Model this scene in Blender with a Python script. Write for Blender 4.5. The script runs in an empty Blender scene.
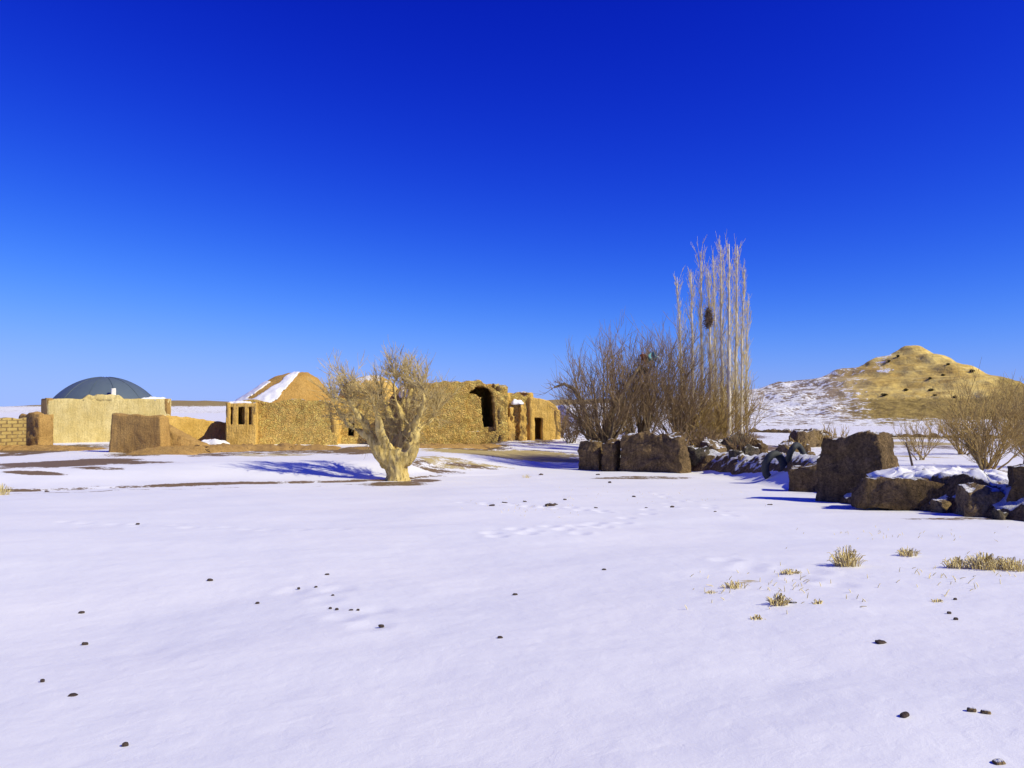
import bpy, bmesh, math, random
import numpy as np
from mathutils import Vector, Matrix, noise, Quaternion

PI = math.pi
scene = bpy.context.scene
COL = scene.collection
CAMZ = 1.7
FPX = 800.0
TILT = math.atan(24 / FPX)
SUN_EL = math.radians(39)
SUN_TO = Vector((0.906, -0.423, 0)).normalized() * math.cos(SUN_EL) + Vector((0, 0, math.sin(SUN_EL)))

# ------------------------------------------------------------------ noise
def _hash(ix, iy, seed):
    h = (ix.astype(np.int64) * 374761393 + iy.astype(np.int64) * 668265263 + seed * 974634777) & 0xFFFFFFFF
    h = ((h ^ (h >> 13)) * 1274126177) & 0xFFFFFFFF
    h = (h ^ (h >> 16)) & 0xFFFFFFFF
    return h.astype(np.float64) / 2147483648.0 - 1.0

def vnoise(x, y, seed=0):
    x = np.asarray(x, float); y = np.asarray(y, float)
    ix = np.floor(x); iy = np.floor(y)
    fx = x - ix; fy = y - iy
    fx = fx * fx * fx * (fx * (fx * 6 - 15) + 10); fy = fy * fy * fy * (fy * (fy * 6 - 15) + 10)
    a = _hash(ix, iy, seed); b = _hash(ix + 1, iy, seed)
    c = _hash(ix, iy + 1, seed); d = _hash(ix + 1, iy + 1, seed)
    return (a * (1 - fx) + b * fx) * (1 - fy) + (c * (1 - fx) + d * fx) * fy

def fbm(x, y, octv=4, seed=0, gain=0.5):
    s = 0; a = 1.0; n = 0
    for o in range(octv):
        s = s + a * vnoise(x * 2 ** o + 17.3 * o, y * 2 ** o - 9.1 * o, seed + o); n += a; a *= gain
    return s / n

def sstep(a, b, x):
    t = np.clip((x - a) / (b - a), 0, 1)
    return t * t * (3 - 2 * t)

def nv(p, f, seed=0):
    return noise.noise_vector(Vector((p[0] * f + seed * 7.13, p[1] * f - seed * 3.7, p[2] * f + seed * 1.9)))

# ------------------------------------------------------------------ view helpers (points in the place from sight lines)
def ray(px, py):
    vx = (px - 512) / FPX; vz = (384 - py) / FPX
    c, s = math.cos(TILT), math.sin(TILT)
    return vx / (c - s * vz), (s + c * vz) / (c - s * vz)

def at(px, py, d):
    rx, rz = ray(px, py)
    return Vector((rx * d, d, CAMZ + rz * d))

def X(px, d): return (px - 512) / FPX * d
def Z(py, d): return at(512, py, d).z

# ------------------------------------------------------------------ terrain
EDGE_X = [-60, -19.8, -8.6, -5.75, -4.2, 2, 8]
EDGE_Y = [14, 30.9, 37.8, 40.2, 43.5, 48, 50]
XW_Y = [0, 15, 19, 23, 31, 34, 44, 48, 51, 60, 90, 140]
XW_X = [15, 13.0, 12.3, 11.1, 12.3, 12.0, 12.6, 11.4, 5.0, 7.0, 12, 20]

def tz0(x, y):
    """smooth lie of the land"""
    x = np.asarray(x, float); y = np.asarray(y, float)
    k = 6.0
    ys = -k * np.log(np.exp(-np.clip(y, -40, 400) / k) + math.exp(-46 / k))     # soft minimum with 46 m
    z = -0.05 * np.clip(ys, -25, 60)
    q = (y - np.interp(x, EDGE_X, EDGE_Y)) * 0.8
    left = 1 - sstep(-5, 5, x)
    rise = left * (0.8 * sstep(0, 7, q) + 0.15 * sstep(7, 30, q) + 0.07 * sstep(-0.15, 0.25, q) * (1 - sstep(0.3, 2.5, q)))
    mid = sstep(-9, 0, x) * (1 - sstep(8, 16, x))
    z = z + np.maximum(rise, mid * 1.2 * sstep(51, 73, y))
    xw = np.interp(y, XW_Y, XW_X)
    ter = np.interp(y, [0, 15, 25, 35, 50, 80, 130, 300], [-0.1, -0.3, -0.42, -0.75, -1.25, -1.45, -1.2, -1.0])
    w = np.where(y < 31, 0.5, np.where(y < 34, 0.5 + (y - 31) * 0.6, 2.3))
    t = sstep(0, 1, (x - (xw - 0.45 * w)) / (1.1 * w))
    t = t * (1 - sstep(160, 400, y))
    z = z * (1 - t) + ter * t
    return z

FOOT = []
def tz(x, y):
    x = np.asarray(x, float); y = np.asarray(y, float)
    z = tz0(x, y)
    r = np.hypot(x, y)
    near = 1 - sstep(70, 160, r)
    z = z + near * (0.105 * fbm(x / 7.0, y / 4.5, 3, 3) + 0.022 * fbm(x / 1.6 + 0.3 * y, y / 1.1, 3, 11)) + 0.25 * sstep(80, 300, r) * fbm(x / 40, y / 40, 3, 5)
    z = z + 0.06 * np.clip(x, -12, 12) * (1 - sstep(5, 18, r))  # added tilt away from the sun, shaped to darken the foreground snow
    z = z + (1 - sstep(14, 40, r)) * 0.006 * fbm(x / 0.35, y / 0.28, 3, 21)
    return z

def gz(x, y): return float(tz(np.array([x]), np.array([y]))[0])

def G(px, py):
    """where the sight line meets the ground"""
    rx, rz = ray(px, py)
    d = np.geomspace(2.0, 400, 4000)
    g = CAMZ + rz * d - tz(rx * d, d)
    i = np.argmax(g < 0) if (g < 0).any() else len(d) - 1
    return Vector((rx * d[i], d[i], float(tz(np.array([rx * d[i]]), np.array([d[i]]))[0])))

# ------------------------------------------------------------------ materials
def mat_new(name):
    m = bpy.data.materials.new(name); m.use_nodes = True
    nt = m.node_tree
    b = nt.nodes['Principled BSDF']
    return m, nt, b

def nd(nt, typ, props=None, **inp):
    n = nt.nodes.new(typ)
    for k, v in (props or {}).items(): setattr(n, k, v)
    for k, v in inp.items():
        key = int(k[1:]) if k[0] == '_' and k[1:].isdigit() else k.replace('_', ' ')
        s = n.inputs[key]
        if isinstance(v, bpy.types.NodeSocket): nt.links.new(v, s)
        else: s.default_value = v
    return n

def texco(nt, kind='Object'):
    return nt.nodes.new('ShaderNodeTexCoord').outputs[kind]

def noi(nt, co, scale, detail=4, rough=0.55, dist=0.0):
    return nd(nt, 'ShaderNodeTexNoise', Vector=co, Scale=scale, Detail=detail, Roughness=rough, Distortion=dist).outputs['Fac']

def mp(nt, v, a, b, c=0.0, d=1.0):
    return nd(nt, 'ShaderNodeMapRange', {'interpolation_type': 'SMOOTHSTEP'}, Value=v, _1=a, _2=b, _3=c, _4=d).outputs[0]

def math_(nt, op, a, b=0.0):
    return nd(nt, 'ShaderNodeMath', {'operation': op}, _0=a, _1=b).outputs[0]

def mix(nt, f, a, b):
    n = nt.nodes.new('ShaderNodeMix'); n.data_type = 'RGBA'
    for i, v in ((0, f), (6, a), (7, b)):
        s = n.inputs[i]
        if isinstance(v, bpy.types.NodeSocket): nt.links.new(v, s)
        else: s.default_value = (*v, 1) if isinstance(v, tuple) and len(v) == 3 else v
    return n.outputs[2]

def bump(nt, h, strength, dist, normal=None):
    n = nd(nt, 'ShaderNodeBump', Height=h, Strength=strength, Distance=dist)
    if normal is not None: nt.links.new(normal, n.inputs['Normal'])
    return n.outputs[0]

SNOW = (0.87, 0.87, 0.885)

def m_ground():
    m, nt, b = mat_new('snowy_ground')
    co = texco(nt)
    at_ = nd(nt, 'ShaderNodeAttribute', {'attribute_name': 'cover'})
    sep = nd(nt, 'ShaderNodeSeparateColor', Color=at_.outputs['Color'])
    n1 = noi(nt, co, 1.3, 6, 0.65); n2 = noi(nt, co, 9.0, 4, 0.6); n3 = noi(nt, co, 0.35, 3, 0.5)
    brk = math_(nt, 'ADD', math_(nt, 'MULTIPLY', math_(nt, 'SUBTRACT', n1, 0.5), 1.5), math_(nt, 'MULTIPLY', math_(nt, 'SUBTRACT', n2, 0.5), 0.7))
    fd = mp(nt, math_(nt, 'ADD', sep.outputs[0], brk), 0.42, 0.62)
    fs = mp(nt, math_(nt, 'ADD', sep.outputs[1], brk), 0.42, 0.62)
    # thin snow: earth and stubble showing in specks
    sp = noi(nt, co, 2.2, 5, 0.7)
    fp = math_(nt, 'MULTIPLY', mp(nt, math_(nt, 'ADD', sep.outputs[2], math_(nt, 'MULTIPLY', math_(nt, 'SUBTRACT', sp, 0.5), 2.2)), 0.5, 0.75), 0.9)
    earth = mix(nt, n2, (0.10, 0.065, 0.032), (0.30, 0.20, 0.08))
    straw = mix(nt, n2, (0.38, 0.29, 0.10), (0.66, 0.54, 0.24))
    snow = mix(nt, mp(nt, n3, 0.35, 0.65), (0.86, 0.862, 0.885), (0.89, 0.885, 0.895))
    c = mix(nt, fp, snow, mix(nt, n1, (0.22, 0.16, 0.10), (0.42, 0.33, 0.2)))
    c = mix(nt, fs, c, straw)
    c = mix(nt, fd, c, earth)
    nt.links.new(c, b.inputs['Base Color'])
    b.inputs['Roughness'].default_value = 0.62
    b.inputs['Specular IOR Level'].default_value = 0.25
    g = noi(nt, co, 60, 3, 0.7); g2 = noi(nt, co, 6.0, 5, 0.6, 0.4)
    nrm = bump(nt, g2, 0.17, 0.05)
    nrm = bump(nt, g, 0.15, 0.008, nrm)
    nt.links.new(nrm, b.inputs['Normal'])
    return m

def m_mud(name, ca, cb, cc=None, stone=0.0, scale=1.0, snowcap=0.0, bstr=0.6, streak=0.0, rough=0.95, grain=0.0):
    """mud render or rubble: broad stain noise, grain, optional embedded stones, snow caught on level tops"""
    m, nt, b = mat_new(name)
    co = texco(nt)
    n1 = noi(nt, co, 0.8 * scale, 5, 0.6); n2 = noi(nt, co, 7.0 * scale, 5, 0.65)
    c = mix(nt, mp(nt, n1, 0.3, 0.7), ca, cb)
    c = mix(nt, mp(nt, n2, 0.52, 0.75, 0, 0.75), c, cc or tuple(v * 0.45 for v in ca))
    h = n2
    if streak:
        mpn = nd(nt, 'ShaderNodeMapping', Vector=co); mpn.inputs['Scale'].default_value = (3.5, 3.5, 0.35)
        s = noi(nt, mpn.outputs[0], 2.0, 4, 0.6)
        c = mix(nt, mp(nt, s, 0.45, 0.7, 0, streak), c, tuple(v * 0.4 for v in ca))
        h = math_(nt, 'ADD', h, math_(nt, 'MULTIPLY', s, 1.2))
    if stone:
        wco = nd(nt, 'ShaderNodeVectorMath', {'operation': 'ADD'}, _0=co, _1=nd(nt, 'ShaderNodeTexNoise', Vector=co, Scale=2.5, Detail=2.0).outputs['Color']).outputs[0]
        mpn = nd(nt, 'ShaderNodeMapping', Vector=wco); mpn.inputs['Scale'].default_value = (1, 1, 1.5)
        vo = nd(nt, 'ShaderNodeTexVoronoi', {'feature': 'F1'}, Vector=mpn.outputs[0], Scale=2.1 * scale)
        ve = nd(nt, 'ShaderNodeTexVoronoi', {'feature': 'DISTANCE_TO_EDGE'}, Vector=mpn.outputs[0], Scale=2.1 * scale)
        vs = nd(nt, 'ShaderNodeSeparateColor', Color=vo.outputs['Color'])
        c = mix(nt, math_(nt, 'MULTIPLY', mp(nt, vs.outputs[0], 0.25, 1.0), stone), c, tuple(min(0.8, v * 1.5) for v in cb))
        c = mix(nt, math_(nt, 'MULTIPLY', mp(nt, vs.outputs[1], 0.55, 1.0), stone * 0.9), c, tuple(v * 0.42 for v in ca))
        c = mix(nt, mp(nt, ve.outputs['Distance'], 0.0, 0.07, stone, 0), c, tuple(v * 0.4 for v in ca))
        h = math_(nt, 'ADD', math_(nt, 'MULTIPLY', h, 0.5), math_(nt, 'MULTIPLY', mp(nt, ve.outputs['Distance'], 0, 0.22), 1.2))
    if grain:             # fine broken grain: straw, pebbles and pits in the earth
        gr = noi(nt, co, 11.0, 6, 0.75)
        gv = mp(nt, gr, 0.32, 0.68, 1.0 - grain * 0.65, 1.0 + grain * 0.55)
        gm = nd(nt, 'ShaderNodeVectorMath', {'operation': 'SCALE'}, _0=c); nt.links.new(gv, gm.inputs['Scale'])
        c = gm.outputs[0]
        h = math_(nt, 'ADD', h, math_(nt, 'MULTIPLY', gr, 0.9))
    if snowcap:
        geo = nt.nodes.new('ShaderNodeNewGeometry')
        sn = nd(nt, 'ShaderNodeSeparateXYZ', Vector=geo.outputs['Normal'])
        f = math_(nt, 'ADD', sn.outputs[2], math_(nt, 'MULTIPLY', math_(nt, 'SUBTRACT', noi(nt, co, 2.0, 4, 0.6), 0.5), 1.2))
        c = mix(nt, mp(nt, f, 1.0 - 0.55 * snowcap, 1.08 - 0.5 * snowcap), c, SNOW)
    nt.links.new(c, b.inputs['Base Color'])
    b.inputs['Roughness'].default_value = rough
    b.inputs['Specular IOR Level'].default_value = 0.15
    nt.links.new(bump(nt, h, bstr, 0.12), b.inputs['Normal'])
    return m

def m_bark(name, ca, cb, scale=6.0, zs=0.25, cracks=0.0):
    m, nt, b = mat_new(name)
    co = texco(nt)
    mpn = nd(nt, 'ShaderNodeMapping', Vector=co); mpn.inputs['Scale'].default_value = (1, 1, zs)
    n = noi(nt, mpn.outputs[0], scale, 5, 0.65, 0.3)
    c = mix(nt, mp(nt, n, 0.3, 0.7), ca, cb)
    if cracks:
        c = mix(nt, mp(nt, noi(nt, mpn.outputs[0], scale * 2.3, 5, 0.7, 0.6), 0.53, 0.66, 0, cracks), c, tuple(v * 0.25 for v in ca))
    nt.links.new(c, b.inputs['Base Color'])
    b.inputs['Roughness'].default_value = 0.9; b.inputs['Specular IOR Level'].default_value = 0.15
    nt.links.new(bump(nt, n, 0.7, 0.06), b.inputs['Normal'])
    return m

def m_plain(name, ca, cb, scale=12, rough=0.7, metal=0.0, bstr=0.2):
    m, nt, b = mat_new(name)
    n = noi(nt, texco(nt), scale, 4, 0.6)
    nt.links.new(mix(nt, n, ca, cb), b.inputs['Base Color'])
    b.inputs['Roughness'].default_value = rough; b.inputs['Metallic'].default_value = metal
    nt.links.new(bump(nt, n, bstr, 0.03), b.inputs['Normal'])
    return m

def m_brick(name):
    m, nt, b = mat_new(name)
    co = texco(nt, 'Generated')
    mpn = nd(nt, 'ShaderNodeMapping', Vector=texco(nt)); mpn.inputs['Rotation'].default_value = (PI / 2, 0, 0)
    br = nd(nt, 'ShaderNodeTexBrick', Vector=mpn.outputs[0], Scale=1.0, Color1=(0.50, 0.36, 0.11, 1), Color2=(0.38, 0.26, 0.08, 1), Mortar=(0.2, 0.13, 0.05, 1))
    br.inputs['Mortar Size'].default_value = 0.035; br.inputs['Brick Width'].default_value = 0.40; br.inputs['Row Height'].default_value = 0.27
    n = noi(nt, texco(nt), 5, 4, 0.6)
    nt.links.new(mix(nt, mp(nt, n, 0.5, 0.8), br.outputs['Color'], (0.55, 0.43, 0.16)), b.inputs['Base Color'])
    b.inputs['Roughness'].default_value = 0.95
    nt.links.new(bump(nt, br.outputs['Fac'], -0.6, 0.1), b.inputs['Normal'])
    return m

def m_hill():
    m, nt, b = mat_new('ochre_hillside')
    co = texco(nt)
    at_ = nd(nt, 'ShaderNodeAttribute', {'attribute_name': 'cover'})
    sep = nd(nt, 'ShaderNodeSeparateColor', Color=at_.outputs['Color'])
    n1 = noi(nt, co, 0.12, 6, 0.65); n2 = noi(nt, co, 0.9, 5, 0.7); n3 = noi(nt, co, 0.3, 5, 0.6)
    bare = mix(nt, mp(nt, n1, 0.35, 0.65), (0.80, 0.61, 0.20), (0.60, 0.41, 0.11))
    bare = mix(nt, mp(nt, n2, 0.55, 0.75, 0, 0.7), bare, (0.30, 0.19, 0.06))
    mps = nd(nt, 'ShaderNodeMapping', Vector=co); mps.inputs['Scale'].default_value = (0.16, 0.16, 1.1)
    st = noi(nt, mps.outputs[0], 1.0, 5, 0.65, 0.4)
    bare = mix(nt, mp(nt, st, 0.50, 0.64, 0, 0.65), bare, (0.42, 0.26, 0.075))
    bare = mix(nt, mp(nt, st, 0.34, 0.46, 0.5, 0), bare, (0.84, 0.68, 0.28))
    brush = mix(nt, mp(nt, n2, 0.35, 0.65), (0.26, 0.185, 0.055), (0.44, 0.32, 0.10))
    c = mix(nt, mp(nt, math_(nt, 'ADD', sep.outputs[1], math_(nt, 'MULTIPLY', math_(nt, 'SUBTRACT', n3, 0.5), 0.8)), 0.35, 0.65), bare, brush)
    grey = mix(nt, n2, (0.20, 0.145, 0.105), (0.42, 0.33, 0.25))
    c = mix(nt, sep.outputs[2], c, grey)
    sf = math_(nt, 'ADD', sep.outputs[0], math_(nt, 'ADD', math_(nt, 'MULTIPLY', math_(nt, 'SUBTRACT', n2, 0.5), 1.7), math_(nt, 'MULTIPLY', math_(nt, 'SUBTRACT', n3, 0.5), 1.0)))
    c = mix(nt, mp(nt, sf, 0.42, 0.6), c, SNOW)
    nt.links.new(c, b.inputs['Base Color'])
    b.inputs['Roughness'].default_value = 0.95; b.inputs['Specular IOR Level'].default_value = 0.1
    nt.links.new(bump(nt, n2, 0.7, 0.8), b.inputs['Normal'])
    return m

M = {}
M['ground'] = m_ground()
M['hill'] = m_hill()
M['snow'] = m_plain('clean_snow', (0.86, 0.86, 0.88), (0.89, 0.885, 0.895), 5, 0.6, 0, 0.3)
M['plaster'] = m_mud('pale_mud_plaster', (0.58, 0.45, 0.17), (0.72, 0.59, 0.27), (0.42, 0.30, 0.11), 0, 1.0, 0, 0.4, 0.3, grain=0.25)
M['mud'] = m_mud('ochre_mud_render', (0.62, 0.385, 0.09), (0.76, 0.50, 0.145), (0.46, 0.27, 0.07), 0, 1.0, 0.3, 0.6, 0.2, grain=0.35)
M['rubble'] = m_mud('ochre_rubble_masonry', (0.62, 0.385, 0.10), (0.78, 0.52, 0.16), (0.42, 0.245, 0.07), 0.28, 1.5, 0.25, 0.8, 0.2, grain=0.5)
M['roofmud'] = m_mud('brown_mud_roof', (0.48, 0.275, 0.07), (0.58, 0.35, 0.10), (0.38, 0.21, 0.055), 0, 1.0, 0.0, 0.5, 0.25, grain=0.35)
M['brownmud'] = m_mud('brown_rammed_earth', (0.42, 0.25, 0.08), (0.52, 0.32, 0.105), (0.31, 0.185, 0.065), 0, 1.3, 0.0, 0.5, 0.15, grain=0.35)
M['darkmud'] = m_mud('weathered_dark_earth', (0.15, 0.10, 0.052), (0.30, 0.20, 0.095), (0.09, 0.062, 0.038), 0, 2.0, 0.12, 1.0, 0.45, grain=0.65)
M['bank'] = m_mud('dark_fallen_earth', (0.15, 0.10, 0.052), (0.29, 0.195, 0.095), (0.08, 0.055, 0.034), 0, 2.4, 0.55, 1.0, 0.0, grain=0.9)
M['rock'] = m_mud('rough_brown_stone', (0.20, 0.14, 0.075), (0.36, 0.25, 0.12), (0.09, 0.065, 0.04), 0, 2.2, 0.3, 0.8, grain=0.7)
M['darkrock'] = m_mud('dark_grey_stone', (0.075, 0.068, 0.05), (0.17, 0.135, 0.09), (0.045, 0.04, 0.035), 0, 2.2, 0.3, 0.8, grain=0.8)
M['clod'] = m_mud('dark_clod_earth', (0.06, 0.045, 0.04), (0.14, 0.10, 0.075), (0.04, 0.03, 0.025), 0, 10.0, 0.0, 0.6)
M['brick'] = m_brick('pale_block_masonry')
M['dome'] = m_plain('blue_grey_sheet_dome', (0.08, 0.115, 0.15), (0.12, 0.155, 0.185), 1.6, 0.5, 0.0, 0.15)
M['white'] = m_plain('whitewashed_render', (0.78, 0.74, 0.66), (0.82, 0.8, 0.74), 9, 0.8)
M['palebark'] = m_bark('pale_gnarled_bark', (0.44, 0.31, 0.09), (0.72, 0.56, 0.22), 5.0, 0.3, 0.85)
M['twigpale'] = m_bark('pale_twigs', (0.38, 0.27, 0.10), (0.66, 0.52, 0.24), 2.0, 1.0)
M['darkbark'] = m_bark('dark_grey_bark', (0.10, 0.072, 0.042), (0.25, 0.185, 0.105), 6.0, 0.3)
M['twigbrown'] = m_bark('brown_twigs', (0.19, 0.125, 0.065), (0.34, 0.235, 0.125), 3.0, 1.0)
M['poplarbark'] = m_bark('whitish_poplar_bark', (0.56, 0.48, 0.34), (0.78, 0.70, 0.54), 3.0, 0.2)
M['twigpoplar'] = m_bark('poplar_twigs', (0.56, 0.45, 0.22), (0.76, 0.64, 0.36), 3.0, 1.0)
M['twigochre'] = m_bark('ochre_twigs', (0.32, 0.21, 0.07), (0.50, 0.36, 0.14), 3.0, 1.0)
M['straw'] = m_bark('dry_straw', (0.78, 0.62, 0.24), (0.88, 0.77, 0.45), 8.0, 1.0)
M['shrub'] = m_bark('dark_hill_shrub', (0.05, 0.045, 0.02), (0.11, 0.09, 0.04), 3.0, 1.0)
M['tyre'] = m_plain('weathered_black_rubber', (0.02, 0.024, 0.026), (0.04, 0.045, 0.045), 9, 0.75)
M['teal'] = m_plain('faded_teal_cloth', (0.10, 0.36, 0.38), (0.18, 0.46, 0.46), 9, 0.8)
M['ragwhite'] = m_plain('white_cloth', (0.75, 0.75, 0.72), (0.82, 0.82, 0.8), 9, 0.8)
M['ragred'] = m_plain('rust_red_cloth', (0.30, 0.10, 0.05), (0.38, 0.15, 0.07), 9, 0.8)
M['wood'] = m_bark('weathered_wood', (0.08, 0.06, 0.045), (0.18, 0.13, 0.09), 6.0, 0.2)

# ------------------------------------------------------------------ object helpers
def mesh_obj(name, V, F, mat, parent=None, smooth=True):
    off = Vector(parent.location) if parent is not None else Vector((0, 0, 0))
    p = parent.parent if parent is not None else None
    while p is not None:
        off = off + Vector(p.location); p = p.parent
    me = bpy.data.meshes.new(name)
    if isinstance(V, np.ndarray): V = (V - np.array(off)).tolist()
    else: V = [(v[0] - off[0], v[1] - off[1], v[2] - off[2]) for v in V]
    me.from_pydata(V, [], F if isinstance(F, list) else F.tolist())
    me.materials.append(mat)
    if smooth: me.polygons.foreach_set('use_smooth', [True] * len(me.polygons))
    me.update()
    o = bpy.data.objects.new(name, me)
    COL.objects.link(o)
    if parent is not None: o.parent = parent
    return o

def thing(name, label, cat, loc, group=None):
    o = bpy.data.objects.new(name, None); COL.objects.link(o)
    o.location = loc; o.empty_display_size = 0.3
    o['label'] = label; o['category'] = cat
    if group: o['group'] = group
    bpy.context.view_layer.update()
    return o

def tag(o, label, cat, group=None):
    o['label'] = label; o['category'] = cat
    if group: o['group'] = group
    return o

def rebase(o, loc):
    """put a single-mesh thing's origin at its base"""
    loc = Vector(loc)
    o.data.transform(Matrix.Translation(-loc)); o.location = loc
    return o

def tube(V, F, pts, rad, sides=5, cap=True):
    base = len(V); n = len(pts)
    up = Vector((0.31, 0.17, 0.93))
    for i, p in enumerate(pts):
        t = (pts[min(i + 1, n - 1)] - pts[max(i - 1, 0)])
        if t.length < 1e-6: t = Vector((0, 0, 1))
        t.normalize()
        a = t.cross(up)
        if a.length < 1e-3: a = t.cross(Vector((1, 0, 0)))
        a.normalize(); b = t.cross(a)
        for k in range(sides):
            an = 2 * PI * k / sides
            V.append(p + (a * math.cos(an) + b * math.sin(an)) * rad[i])
    for i in range(n - 1):
        for k in range(sides):
            k2 = (k + 1) % sides
            F.append((base + i * sides + k, base + (i + 1) * sides + k, base + (i + 1) * sides + k2, base + i * sides + k2))
    if cap:
        F.append(tuple(base + k for k in range(sides)))
        F.append(tuple(base + (n - 1) * sides + k for k in reversed(range(sides))))

def wander(p, d, length, nseg, wig, up, rng):
    pts = [p.copy()]; d = d.normalized()
    for i in range(nseg):
        d = d + Vector((rng.gauss(0, wig), rng.gauss(0, wig), rng.gauss(0, wig) + up))
        d.normalize()
        pts.append(pts[-1] + d * (length / nseg))
    return pts

def taper(r0, r1, n): return [r0 + (r1 - r0) * i / (n - 1) for i in range(n)]

def turned(d, ang, rng):
    ax = d.cross(Vector((rng.gauss(0, 1), rng.gauss(0, 1), rng.gauss(0, 1))))
    if ax.length < 1e-4: ax = Vector((1, 0, 0))
    return Quaternion(ax.normalized(), ang) @ d

def shoots(V, F, pts, n, t0, lmin, lmax, r, ang, rng, sub=4, subl=0.45, up=0.06, wig=0.09, sides=3):
    """twigs along a limb, each with finer twigs of its own"""
    m = len(pts) - 1
    for _ in range(n):
        t = t0 + (1 - t0) * rng.random()
        f = t * m; i = min(int(f), m - 1)
        p = pts[i].lerp(pts[i + 1], f - i)
        d = (pts[i + 1] - pts[i]).normalized()
        L = rng.uniform(lmin, lmax)
        q = wander(p, turned(d, rng.uniform(ang * 0.4, ang), rng), L, 4, wig, up, rng)
        tube(V, F, q, taper(r, r * 0.3, 5), sides, False)
        for _ in range(sub):
            j = rng.randint(1, 3)
            p2 = q[j].lerp(q[j + 1], rng.random())
            d2 = turned((q[j + 1] - q[j]).normalized(), rng.uniform(0.25, 0.75), rng)
            q2 = wander(p2, d2, L * subl * rng.uniform(0.5, 1.1), 3, wig, up, rng)
            tube(V, F, q2, taper(r * 0.55, r * 0.25, 4), 3, False)

def block_geo(cx, cy, z0, L, T, H, rot, seed, taper_=0.1, amp=0.12, rnd=0.25, res=0.14, topamp=0.15, slope=0.0):
    """lump of weathered earth or stone: a box grown on a grid, rounded, narrowed upward, worn by noise"""
    nx, ny, nz = (max(3, int(v / res)) for v in (L, T, H))
    idx = {}; V = []; F = []
    def vid(i, j, k):
        key = (i, j, k)
        if key not in idx:
            idx[key] = len(V); V.append(Vector((2 * i / nx - 1, 2 * j / ny - 1, 2 * k / nz - 1)))
        return idx[key]
    for i in range(nx):
        for j in range(ny):
            F.append((vid(i, j, nz), vid(i + 1, j, nz), vid(i + 1, j + 1, nz), vid(i, j + 1, nz)))
            F.append((vid(i, j, 0), vid(i, j + 1, 0), vid(i + 1, j + 1, 0), vid(i + 1, j, 0)))
    for i in range(nx):
        for k in range(nz):
            F.append((vid(i, 0, k), vid(i + 1, 0, k), vid(i + 1, 0, k + 1), vid(i, 0, k + 1)))
            F.append((vid(i, ny, k), vid(i, ny, k + 1), vid(i + 1, ny, k + 1), vid(i + 1, ny, k)))
    for j in range(ny):
        for k in range(nz):
            F.append((vid(0, j, k), vid(0, j, k + 1), vid(0, j + 1, k + 1), vid(0, j + 1, k)))
            F.append((vid(nx, j, k), vid(nx, j + 1, k), vid(nx, j + 1, k + 1), vid(nx, j, k + 1)))
    c, s = math.cos(rot), math.sin(rot)
    out = []
    mind = min(L, T, H)
    for v in V:
        ln = max(abs(v.x), abs(v.y), abs(v.z))
        sp = v.normalized() * ln * 1.18
        p = v.lerp(sp, rnd)
        tz_ = 1 - taper_ * (p.z * 0.5 + 0.5)
        x = p.x * L / 2 * tz_; y = p.y * T / 2 * tz_; z = (p.z * 0.5 + 0.5) * H
        k = max(0, p.z * 0.5 + 0.5)
        z += k * (H * slope * p.x + topamp * H * noise.noise(Vector((x / max(0.5, mind) + seed * 3.1, y / max(0.5, mind), seed * 1.7))))
        w = Vector((x * c - y * s + cx, x * s + y * c + cy, z + z0))
        f1 = 1.1 / max(0.25, mind)
        w = w + nv(w, f1, seed) * amp * 1.2 + nv(w, f1 * 2.7, seed + 1) * amp * 0.65 + nv(w, f1 * 7, seed + 2) * amp * 0.4 + nv(w, f1 * 15, seed + 3) * amp * 0.2
        out.append(w)
    return out, F

def block(name, label, cat, cx, cy, L, T, H, rot, seed, mat, group=None, sink=0.55, z0=None, **kw):
    zb = gz(cx, cy) if z0 is None else z0
    V, F = block_geo(cx, cy, zb - sink, L, T, H + sink, rot, seed, **kw)
    o = mesh_obj(name, V, F, mat)
    rebase(o, (cx, cy, zb))
    return tag(o, label, cat, group)

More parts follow.
